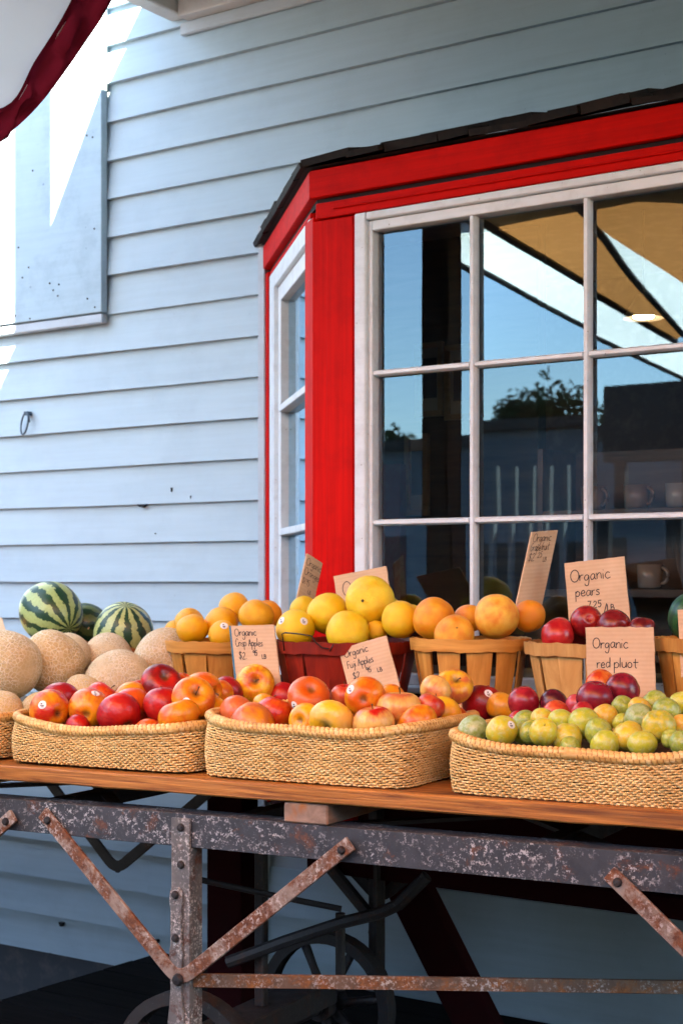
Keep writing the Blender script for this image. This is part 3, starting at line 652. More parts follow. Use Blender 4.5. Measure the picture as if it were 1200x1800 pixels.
for xx in (880, 912, 944, 974, 1003):
    P = mirror(xx, 828, -9); m = MB(); m.span((P.x - .02, -9.03, -.3), (P.x + .02, -8.97, P.z)); o = m.build('post', MATS['post_white'], ff); o.location = -ff.location
P = mirror(880, 836, -9); P2 = mirror(1003, 836, -9); m = MB(); m.span((P2.x if P2.x < P.x else P.x, -9.05, .9), (max(P.x, P2.x), -9.031, .98)); o = m.build('rail', MATS['post_white'], ff); o.location = -ff.location
def tree(x, y, Y, rad, label, seed):
    rnd = random.Random(seed); P = mirror(x, y, Y); r = empty('street_tree', label, 'tree', loc=(P.x, Y, -.3), group='trees beyond the street')
    h = P.z + .3; m = MB(); m.tube([(0, 0, 0), (.03, .02, h * .5), (.0, 0, h * .95)], [.14, .10, .04], 7)
    for k in range(7):
        a = rnd.uniform(0, 6.28); z = h * rnd.uniform(.5, .85); m.tube([(0, 0, z), (math.cos(a) * rad * .7, math.sin(a) * rad * .7, z + rad * .5)], [.05, .015], 5)
    m.build('trunk', MATS['bark'], r)
    m = MB()
    for k in range(1500):
        d = Vector((rnd.gauss(0, 1), rnd.gauss(0, 1), rnd.gauss(0, .8))); d.normalize()
        c = Vector((0, 0, h)) + d * rad * rnd.uniform(.35, 1.0) * (1 + .3 * math.sin(d.x * 5 + seed) * math.cos(d.z * 6))
        s = rnd.uniform(.05, .11); u = Vector((rnd.gauss(0, 1), rnd.gauss(0, 1), rnd.gauss(0, 1))).normalized(); w = u.orthogonal().normalized()
        m.add([c - u * s, c + w * s * .5, c + u * s, c - w * s * .5], [(0, 1, 2, 3)])
    m.build('crown', MATS['leaf'], r, fixn=False)
tree(925, 752, -24, .55, 'smaller dark tree mirrored above the street building', 1); tree(985, 748, -25, .85, 'larger dark tree mirrored beside the black board', 2); tree(715, 782, -24, .55, 'dark tree mirrored in the leftmost panes', 3)
# ------------------------------------------------------------------ iron baggage cart
ct_ = empty('baggage_cart', 'old rusty iron baggage cart with plank deck carrying the fruit baskets', 'cart', loc=CO, rz=CB)
def cput(m, name, mat, bevel=0, smooth=False, parent=None):      # geometry given in the cart's own frame (a, b, z)
    return m.build(name, MATS[mat], parent or ct_, bevel=bevel, smooth=smooth)
def ca(x, y, b=0.0):
    a, z, _ = on_c(x, y, b); return Vector((a, b, z))
ZD = .822                                                          # deck top
AL, AR, WB = -3.1, 1.35, .86
# front plank follows the photograph's slight roll, then the planks behind it
def plank(b0, b1, z_l, z_r, th, mat, name='deck_plank', wob=0):
    m = MB(); n = 40; vs = []
    for i in range(n + 1):
        a = AL + (AR - AL) * i / n; z = z_l + (z_r - z_l) * i / n; j = random.uniform(-1, 1) * wob; k = random.uniform(-1, 1) * wob
        vs += [(a, b0 + k, z - th + j), (a, b1, z - th), (a, b1, z), (a, b0 + k * .6, z + j * .3)]
    fs = [(0, 1, 2, 3), (4 * n + 3, 4 * n + 2, 4 * n + 1, 4 * n)] + [(4 * i + q, 4 * i + 4 + q, 4 * i + 4 + (q + 1) % 4, 4 * i + (q + 1) % 4) for i in range(n) for q in range(4)]
    m.add(vs, fs); return cput(m, name, mat, .003)
roll = .004
plank(-.012, .19, ZD - .010, ZD + .005, .031, 'deck_wood', wob=.0016)
for i in range(3): plank(.196 + i * .222, .412 + i * .222, ZD + .002, ZD - .003, .030, 'deck_wood')
# side frames: angle-iron rail, posts, V straps
def rail(b, face):
    m = MB(); h, t, fl = .066, .007, .062; z1 = .7485
    def zz(a): return z1 + a * .002
    s = 1 if face else -1
    prof = [(0, 0), (fl, 0), (fl, -t), (t, -t), (t, -h), (0, -h)] if s > 0 else [(0, 0), (0, -h), (-t, -h), (-t, -t), (-fl, -t), (-fl, 0)]
    n = 24; vs = []
    for i in range(n + 1):
        a = AL + .1 + (AR - AL - .2) * i / n
        vs += [(a, b + p[0], zz(a) + p[1] + random.uniform(-.0006, .0006)) for p in prof]
    k = 6; fs = [tuple(range(k)), tuple(range(n * k + k - 1, n * k - 1, -1))] + [(i * k + q, i * k + k + q, i * k + k + (q + 1) % k, i * k + (q + 1) % k) for i in range(n) for q in range(k)]
    m.add(vs, fs); return cput(m, 'side_rail', 'cart_steel', .001)
rail(0, True); rail(WB, False)
def P2(x, y): a = ca(x, y, 0); return (a.x, a.z)
V0 = P2(93, 1440); VB = P2(322, 1722); V1 = P2(607, 1492); V2 = P2(1090, 1548); pt_top = P2(325, 1438)
VB2 = (V2[0] + (VB[0] - V0[0]), VB[1]); V3 = (2 * VB2[0] - V2[0], V2[1]); Lm = P2(20, 1442); LB = (Lm[0] - (V1[0] - VB[0]), VB[1])
def arc(p, c, q, r=.035, n=5):                     # strap path p - c - q with a rounded bend at c
    p, c, q = (Vector((v[0], 0, v[1])) for v in (p, c, q)); a = c + (p - c).normalized() * r; b = c + (q - c).normalized() * r
    return [p] + [(a * (1 - t) + c * t) * (1 - t) + (c * (1 - t) + b * t) * t for t in [i / n for i in range(n + 1)]] + [q]
bolt = MB(); bolt.lathe([(0, .0), (.0085, .0), (.0085, .002), (.006, .0065), (0, .0075)], 10); bolt_me = bolt.mesh('bolt', MATS['dark_iron'], 2)
def side_frame(b, s):
    def sh(path, off): return [Vector((p.x, b + off * s, p.z)) for p in path]
    for (p, c, q) in ((V0, VB, V1), (V2, VB2, V3), ((LB[0] - .3, V0[1]), LB, Lm)):
        m = MB(); path = sh(arc(p, c, q), -.012)
        ext0 = path[0] + (path[0] - path[1]).normalized() * .022; ext1 = path[-1] + (path[-1] - path[-2]).normalized() * .022
        n = 14; full = []
        for k in range(len(path) - 1):
            seg = n if k in (0, len(path) - 2) else 1
            for i in range(seg): full.append(path[k].lerp(path[k + 1], i / seg))
        full = [ext0] + full + [path[-1], ext1]
        m.bar(full, .029, .009, None, (0, 1, 0)); cput(m, 'brace_strap', 'rust_steel' if s > 0 else 'dark_iron', .0012)
        for e in (path[0], path[-1]):
            o = put('bolt', bolt_me, ct_, e + Vector((0, -.0045 * s, 0))); o.rotation_euler = (R(90) * s, 0, 0)
        o = put('bolt', bolt_me, ct_, Vector((c[0], b - .0165 * s, c[1] + .004))); o.rotation_euler = (R(90) * s, 0, 0); o.scale = (1.5, 1.5, 1.5)
    for px0 in ((VB[0], VB2[0], LB[0]) if s > 0 else (VB[0], VB2[0])):
        m = MB(); m.hexa([(px0 - .024, b - .007 * s, .20), (px0 + .020, b - .007 * s, .20), (px0 + .020, b - .001 * s, .20), (px0 - .024, b - .001 * s, .20), (px0 - .024, b - .007 * s, pt_top[1]), (px0 + .020, b - .007 * s, pt_top[1]), (px0 + .020, b - .001 * s, pt_top[1]), (px0 - .024, b - .001 * s, pt_top[1])])
        m.span((px0 + .010, min(b, b + .040 * s), .20), (px0 + .0195, max(b, b + .040 * s), .680)); cput(m, 'post', 'post_steel' if s > 0 else 'dark_iron', .001)
        m = MB(); w = .013; xs = px0 - .0085
        prof = [(.30, .010), (.33, .020), (.36, .016), (.40, .013), (.455, .0145), (.47, .017), (.485, .013), (.56, .013), (.575, .016), (.595, .014), (.602, .006)]
        vs = []
        for z, w in prof: vs += [(xs - w, b - .014 * s, z), (xs + w, b - .014 * s, z), (xs + w, b - .0072 * s, z), (xs - w, b - .0072 * s, z)]
        k = len(prof); m.add(vs, [(0, 1, 2, 3), (4 * k - 1, 4 * k - 2, 4 * k - 3, 4 * k - 4)] + [(4 * i + q, 4 * i + (q + 1) % 4, 4 * i + 4 + (q + 1) % 4, 4 * i + 4 + q) for i in range(k - 1) for q in range(4)])
        cput(m, 'post_plate', 'post_steel' if s > 0 else 'dark_iron', .001)
        for z, dx in ((pt_top[1] - .018, 0), (pt_top[1] - .092, 0), (.590, -.0085), (.508, -.0085)):
            if z < .6: z = {.590: ca(313, 1570).z, .508: ca(311, 1646).z}[z]
            o = put('bolt', bolt_me, ct_, (px0 + dx, b - (.0142 if dx else .0072) * s, z)); o.rotation_euler = (R(90) * s, 0, 0)
side_frame(0, 1); side_frame(WB, -1)
# timber bearers on the rails, end cross rails, deck joists
a0 = ca(500, 1430).x; a1 = ca(577, 1430).x
for aa in (a0, a0 + .95, a0 - .95, a0 - 1.9):
    m = MB(); m.span((aa, -.004, .7495), (aa + (a1 - a0), WB + .004, ZD - .0335)); cput(m, 'bearer', 'block_wood', .003)
for aa in (-2.8, -2.2, -1.30, -.78, -.30, .35, .80, 1.2):
    m = MB(); m.span((aa, .03, .700), (aa + .035, WB - .03, .738)); cput(m, 'cross_member', 'dark_iron', .001)
# horizontal diagonals and drag links underneath
n0 = ca(335, 1725, .0); n0.y = -.002
e0 = ca(1230, 1738, .42)
m = MB(); m.bar([n0.lerp(e0, i / 20) + Vector((0, .012, 0)) for i in range(21)], .026, .012, None, (e0 - n0).cross(Vector((0, 0, 1)))); cput(m, 'diagonal_bar', 'rust_bar', .001)
def rod(pts, r, name='link_rod', mat='dark_iron'):
    m = MB(); m.tube(pts, r, 8); return cput(m, name, mat, smooth=2)
rod([ca(345, 1545, .30), ca(470, 1572, .35), ca(600, 1598, .42)], .007)
rod([ca(400, 1692, .38), ca(500, 1655, .42), ca(600, 1622, .46), ca(665, 1606, .48), ca(700, 1590, .49), ca(750, 1540, .5)], .014)
rod([ca(598, 1605, .62), ca(598, 1740, .62)], .012)
rod([ca(560, 1500, .84), ca(650, 1610, .84)], .016, 'truss_bar')
# X truss between the near and far rails, seen through the slot under the deck
for (pa, pb) in (((-1.25, .06), (-.55, .80)), ((-.55, .06), (-1.25, .80)), ((-.15, .06), (.55, .80)), ((.55, .06), (-.15, .80)), ((.62, .06), (1.2, .8))):
    m = MB(); A = Vector((pa[0], pa[1], .728)); B = Vector((pb[0], pb[1], .728)); m.bar([A, B], .032, .008, None, (0, 0, 1)); cput(m, 'truss_strap', 'dark_iron')
# wheels
def wheel_mesh():
    rim = MB(); pr = [(.150, -.022), (.176, -.022), (.176, .022), (.150, .022), (.156, .016), (.156, -.016)]; n = 40; vs = []
    for j in range(n):
        c, s = math.cos(2 * math.pi * j / n), math.sin(2 * math.pi * j / n); vs += [(r * c, w, r * s) for r, w in pr]
    rim.add(vs, [(j * 6 + q, ((j + 1) % n) * 6 + q, ((j + 1) % n) * 6 + (q + 1) % 6, j * 6 + (q + 1) % 6) for j in range(n) for q in range(6)])
    hub = MB(); hub.tube([(0, -.05, 0), (0, .05, 0)], .032, 16); hub.tube([(0, -.06, 0), (0, .06, 0)], .016, 12)
    sp = MB(); sp.tube([(.028, 0, 0), (.09, 0, 0), (.154, 0, 0)], [.014, .010, .012], 8)
    return rim.mesh('rim', MATS['dark_iron'], 2), hub.mesh('hub', MATS['dark_iron'], 2), sp.mesh('spoke', MATS['dark_iron'], True)
rim_me, hub_me, sp_me = wheel_mesh()
AX = ca(340, 1735, .15).x
for (aa, bb) in ((AX, .13), (AX, .74), (AX + 1.55, .13), (AX + 1.55, .74)):
    w = bpy.data.objects.new('wheel', None); COL.objects.link(w); w.parent = ct_; w.location = (aa, bb, .178); w.rotation_euler = (0, random.random(), 0)
    put('rim', rim_me, w); put('hub', hub_me, w)
    for k in range(7): o = put('spoke', sp_me, w); o.rotation_euler = (0, k * 2 * math.pi / 7, 0)
for aa in (AX, AX + 1.55):
    m = MB(); m.tube([(aa, .06, .178), (aa, .80, .178)], .014, 10); cput(m, 'axle', 'dark_iron', smooth=2)
    m = MB(); m.span((aa - .05, .17, .196), (aa + .05, .70, .25)); m.span((aa - .012, .415, .25), (aa + .012, .44, .70)); cput(m, 'bolster', 'dark_iron', .003)

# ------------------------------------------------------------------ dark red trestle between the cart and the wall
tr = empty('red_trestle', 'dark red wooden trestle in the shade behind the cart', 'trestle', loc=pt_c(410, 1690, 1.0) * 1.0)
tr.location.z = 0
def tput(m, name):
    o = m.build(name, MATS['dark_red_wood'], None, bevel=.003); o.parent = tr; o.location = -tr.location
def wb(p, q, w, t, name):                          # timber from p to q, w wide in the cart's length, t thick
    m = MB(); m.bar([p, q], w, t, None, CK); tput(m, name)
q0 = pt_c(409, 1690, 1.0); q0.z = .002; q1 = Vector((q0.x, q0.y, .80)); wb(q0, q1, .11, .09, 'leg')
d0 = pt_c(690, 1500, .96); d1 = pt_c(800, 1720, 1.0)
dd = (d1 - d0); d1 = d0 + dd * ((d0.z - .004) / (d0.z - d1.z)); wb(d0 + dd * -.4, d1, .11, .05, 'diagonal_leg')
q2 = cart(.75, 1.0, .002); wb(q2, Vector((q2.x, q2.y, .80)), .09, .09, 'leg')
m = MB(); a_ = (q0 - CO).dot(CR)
m.prism([cart(-3.0, .89, .801), cart(.95, .89, .801), cart(.95, 1.30, .801), cart(-3.0, 1.36, .801)], (0, 0, .035)); tput(m, 'top_board')  # board widened and run far left, mostly unseen, to shade the lower wall
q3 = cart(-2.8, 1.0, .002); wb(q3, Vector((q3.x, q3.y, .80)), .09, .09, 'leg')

# crates added out of view at the left to block light from the lower wall
for k in range(4):
    r = empty('added_crate', ('lowest', 'second lowest', 'second highest', 'topmost')[k] + ' crate of the unseen stack added left of the frame to block light', 'crate', loc=(-5.0, -.40, -.15 + k * .262), rz=.05 * math.sin(k * 2), group='added crates stacked out of view by the wall')
    for sx in (-1, 1):
        for i in range(3): m = MB(); m.span((sx * .30 - .006, -.28, .012 + i * .084), (sx * .30 + .006, .28, .085 + i * .084)); m.build('slat', MATS['under_wood'], r)
        for i in range(3): m = MB(); m.span((-.293, sx * .275 - .006, .012 + i * .084), (.293, sx * .275 + .006, .085 + i * .084)); m.build('slat', MATS['under_wood'], r)
    m = MB(); m.span((-.29, -.266, 0), (.29, .266, .010)); m.build('base', MATS['under_wood'], r)
# ------------------------------------------------------------------ display riser on the deck behind the wicker baskets
def riser(a0, a1, b0, b1, z, label):
    r = empty('display_riser', label, 'riser', loc=cart((a0 + a1) / 2, (b0 + b1) / 2, ZD), rz=CB, group='risers at the back of the cart')
    hx, hb = (a1 - a0) / 2, (b1 - b0) / 2; h = z - ZD
    for i in range(2):
        m = MB(); m.span((-hx, -hb + i * hb + .002, h - .018), (hx, i * hb - .002, h)); m.build('board', MATS['under_wood'], r, bevel=.002)
    for x in (-hx + .02, 0, hx - .06):
        m = MB(); m.span((x, -hb + .01, .003), (x + .04, hb - .01, h - .0185)); m.build('block', MATS['under_wood'], r)
RZ = .925
riser(-.62, .88, .425, .80, RZ, 'low plank riser behind the apples carrying the round veneer baskets')
riser(-1.62, -.635, .43, .86, .885, 'lower plank riser under the melons at the left')

# ------------------------------------------------------------------ wicker baskets
def outline(L, W, s, n=4.5, bulge=0.0):            # superellipse point at parameter angle s; front is -y
    c, q = math.cos(s), math.sin(s)
    r = (abs(c / (L / 2)) ** n + abs(q / (W / 2)) ** n) ** (-1 / n)
    return r * c, r * q
def resample(L, W, n, cnt):
    pts = [Vector((*outline(L, W, 2 * math.pi * i / 1440, n), 0)) for i in range(1440)]
    cum = [0]
    for i in range(1440): cum.append(cum[-1] + (pts[(i + 1) % 1440] - pts[i]).length)
    T = cum[-1]; out = []; j = 0
    for k in range(cnt):
        d = T * k / cnt
        while cum[j + 1] < d: j += 1
        f = (d - cum[j]) / (cum[j + 1] - cum[j]); out.append(pts[j].lerp(pts[(j + 1) % 1440], f))
    return out, T
def wicker(a0, a1, b0, b1, h, label, lift=.016, flare=.013, seed=0):
    rnd = random.Random(seed); L, W = a1 - a0, b1 - b0
    r = empty('wicker_basket', label, 'basket', loc=cart((a0 + a1) / 2, (b0 + b1) / 2, ZD + .001), rz=CB, group='woven straw baskets along the cart front')
    _, T = resample(L, W, 9, 720); ns = int(T / .0061); ns += ns % 2; cnt = ns * 4
    base, T = resample(L, W, 9, cnt); rimo, _ = resample(L + flare * 2.2, W + flare * 1.2, 4.6, cnt)
    # align start points by angle
    def nrm(P, i): t = (P[(i + 1) % cnt] - P[i - 1]).normalized(); return Vector((t.y, -t.x, 0))
    ph = rnd.random() * 6
    def H(p): e = abs(p.x) / (L / 2); return h + lift * (e ** 2.2) - .003 + .002 * math.sin(p.x * 23 + ph) + .0025 * math.sin(p.x * 9 + ph * 2)
    def surf(i, f):
        b, t = base[i], rimo[i]; g = f ** 1.6; p = b.lerp(t, g); p = p + nrm(base, i) * (.006 * math.sin(math.pi * min(f, 1)))
        return Vector((p.x, p.y, .002 + f * H(b)))
    rows_ = int(h / .0045); m = MB(); K = 6
    for k in range(rows_):
        f = (k + .5) / rows_ * .94; j0 = rnd.uniform(-.0005, .0005); rad = .00245 * rnd.uniform(.88, 1.08); vs = []
        for i in range(cnt):
            q = math.cos(math.pi * i / 4 + (math.pi if k % 2 else 0)) ; p = surf(i, f) + nrm(base, i) * (q * .0020)
            p.z += j0 + .0006 * math.sin(i * .37 + k * 1.7) + rnd.uniform(-.0003, .0003); n_ = nrm(base, i)
            vs += [p + n_ * (rad * .72 * math.cos(2 * math.pi * j / K)) + Vector((0, 0, rad * math.sin(2 * math.pi * j / K))) for j in range(K)]
        m.add(vs, [(i * K + j, i * K + (j + 1) % K, ((i + 1) % cnt) * K + (j + 1) % K, ((i + 1) % cnt) * K + j) for i in range(cnt) for j in range(K)])
    tag(m.build('weave', MATS['straw'], r, smooth=True, fixn=False), kind='stuff')
    # inner wall and floor in near-black straw, standing for shade in the gaps
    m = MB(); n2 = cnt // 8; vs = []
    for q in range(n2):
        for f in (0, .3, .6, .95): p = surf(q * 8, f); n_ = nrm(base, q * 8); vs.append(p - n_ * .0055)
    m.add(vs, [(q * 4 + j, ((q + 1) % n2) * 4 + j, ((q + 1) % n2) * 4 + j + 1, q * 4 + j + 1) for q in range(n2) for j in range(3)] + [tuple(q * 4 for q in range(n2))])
    m.build('weave_shade', MATS['straw_shade'], r, fixn=False)
    # wrapped rim
    cn_ = int(T / .0020); step = cnt / cn_; path = []; K = 9; vs = []; wr = int(T / .0100)
    for i in range(cn_):
        x = i * step; i0 = int(x) % cnt; i1 = (i0 + 1) % cnt; f = x - int(x); p = surf(i0, 1.0).lerp(surf(i1, 1.0), f); n_ = nrm(rimo, i0); t_ = Vector((-n_.y, n_.x, 0))
        for j in range(K):
            th = 2 * math.pi * j / K; w = abs(math.sin(math.pi * wr * i / cn_ + th * .9)); rr = .0112 * (.76 + .30 * w ** .6) * (1 + .04 * math.sin(i * .05 + ph))
            vs.append(p + n_ * (rr * math.cos(th)) + Vector((0, 0, rr * math.sin(th) + .001)))
    m = MB(); shade = [rnd.choice((0, 0, 0, 1, 2)) for _ in range(wr + 9)]
    for i in range(cn_):
        for j in range(K):
            ph_ = wr * (i + .5) / cn_ + (2 * math.pi * (j + .5) / K) * .9 / math.pi; m.mi = 1 if abs(math.sin(math.pi * ph_)) < .30 else (2 if shade[int(ph_) % len(shade)] == 1 else 0)
            a_, b_, c_, d_ = i * K + j, i * K + (j + 1) % K, ((i + 1) % cn_) * K + (j + 1) % K, ((i + 1) % cn_) * K + j; m.f.append((a_, b_, c_, d_)); m.m.append(m.mi)
    m.v = [tuple(p) for p in vs]
    m.build('rim', [MATS['straw_rim'], MATS['straw_rim_dark'], MATS['straw']], r, smooth=True, fixn=False)
    return r
BB0, BB1 = .022, .395
wicker(-1.335, -.868, BB0, BB1, .078, 'leftmost woven straw basket, cut off by the frame, holding melons', seed=1)
wicker(-.832, -.362, BB0, BB1, .080, 'woven straw basket of red apples, second from the left', seed=2)
wicker(-.332, .122, BB0 - .006, BB1, .100, 'woven straw basket of blushed apples in the middle of the cart', seed=3)
wicker(.204, .70, BB0 - .004, BB1, .085, 'woven straw basket of green and red pluots at the right', seed=4)

# ------------------------------------------------------------------ round veneer baskets
def bushel(cx, hw, rim_y, b, zb, label, mat, hoop, staves=13, taper=.78, seed=0, gap=.86, handle=None, hoop_h=.026, low=True, tilt=0):
    rnd = random.Random(seed); C = pt_c(cx, rim_y, b); D = depth(C); Rt = hw * D / F; zr = C.z
    r = empty('veneer_basket', label, 'basket', loc=(C.x, C.y, zb + .001), rz=rnd.uniform(0, 1), group='round veneer baskets on the riser')
    H = zr - zb; m = MB(); nu, nv = 4, 6; ang = 2 * math.pi / staves * gap; vs = []
    for v in range(nv + 1):
        f = v / nv; rad = Rt * (taper + (1 - taper) * f ** .8) - .004
        for side_ in (0, -.0028):
            for u in range(nu + 1):
                aa = (u / nu - .5) * ang * (.82 + .18 * f); vs.append(((rad + side_) * math.cos(aa), (rad + side_) * math.sin(aa), .002 + f * (H - .006)))
    S = 2 * (nu + 1); fs = []
    for v in range(nv):
        for u in range(nu):
            a = v * S + u; fs.append((a, a + 1, a + 1 + S, a + S)); a += nu + 1; fs.append((a + 1, a, a + S, a + 1 + S))
        for (p, q) in ((0, nu + 1), (nu, 2 * nu + 1)):
            a = v * S; fs.append((a + p, a + q, a + q + S, a + p + S))
    m.add(vs, fs); me = m.mesh('stave', MATS[mat], 2)
    for k in range(staves):
        o = put('stave', me, r); o.rotation_euler = (0, rnd.uniform(-.012, .012), 2 * math.pi * k / staves + rnd.uniform(-.03, .03)); o.scale = (1, rnd.uniform(.94, 1.06), 1)
    def ring(z0, z1, ri0, ri1, t, name, jit=.0012):
        m = MB(); n = 56; vs = []
        for j in range(n):
            c, s = math.cos(2 * math.pi * j / n), math.sin(2 * math.pi * j / n); w = jit * math.sin(j * .9 + seed) + jit * math.sin(j * 2.3)
            vs += [(ri0 * c, ri0 * s, z0 + w), ((ri0 + t) * c, (ri0 + t) * s, z0 + w), ((ri1 + t) * c, (ri1 + t) * s, z1 + w * .8), (ri1 * c, ri1 * s, z1 + w * .8)]
        m.add(vs, [(j * 4 + q, j * 4 + (q + 1) % 4, ((j + 1) % n) * 4 + (q + 1) % 4, ((j + 1) % n) * 4 + q) for j in range(n) for q in range(4)]); m.build(name, MATS[hoop], r, smooth=2)
    ring(H - hoop_h, H, Rt - .0025, Rt, .0035, 'rim_hoop'); ring(H - hoop_h * .9, H + .001, Rt - .0115, Rt - .009, .0025, 'inner_hoop')
    if low: ring(.010, .030, Rt * taper + .0, Rt * taper + .004, .003, 'foot_hoop')
    m = MB(); m.lathe([(0, .004), (Rt * taper - .006, .004), (Rt * taper - .006, .012), (0, .012)], 24); m.build('base', MATS['under_wood'], r)
    if handle:
        m = MB(); aa = handle - r.rotation_euler.z
        def pol(rr, th, z): return Vector((rr * math.cos(th), rr * math.sin(th), z))
        m.tube([pol(Rt + .006, aa - .40, H - .02), pol(Rt + .008, aa - .41, H + .004), pol(Rt + .012, aa - .40, H + .018), pol(Rt + .018, aa - .30, H + .022), pol(Rt + .02, aa - .05, H + .020), pol(Rt + .018, aa + .10, H + .016), pol(Rt + .014, aa + .14, H + .002), pol(Rt + .011, aa + .22, H - .010), pol(Rt + .008, aa + .30, H - .012)], .0016, 6)
        m.tube([pol(Rt + .006, aa + .31, H - .018), pol(Rt + .008, aa + .36, H - .002)], .0016, 6); m.build('wire_handle', MATS['wire'], r, smooth=True)
    return r, Rt, zr
fw = math.atan2(-VIEW[1], -VIEW[0])                # direction from a basket to the camera
B_OR = bushel(392, 100, 1126, .60, RZ, 'orange-toned veneer basket of oranges behind the crisp apples sign', 'veneer', 'veneer_hoop', 12, .80, 1, .97)
B_RD = bushel(608, 128, 1126, .585, RZ, 'dark red veneer basket of yellow grapefruit with wire handle', 'veneer_red', 'veneer_red', 16, .80, 2, .985, handle=fw - .52)
B_NT = bushel(826, 104, 1122, .565, RZ, 'natural veneer basket of orange grapefruit with gaps between its slats', 'veneer', 'veneer_hoop', 11, .80, 3, .80)
B_SM = bushel(1036, 113, 1129, .56, RZ, 'pale veneer basket of red pears behind the red pluot sign', 'veneer_pale', 'veneer_pale', 15, .76, 4, .97)
B_RT = bushel(1262, 110, 1122, .54, RZ, 'brown veneer basket cut off by the right edge of the frame', 'veneer', 'veneer', 13, .78, 5, .97)
B_WM = bushel(196, 92, 1128, .76, .886, 'brown veneer basket of watermelons at the back left', 'crate_wood', 'crate_wood', 14, .85, 6, .98)
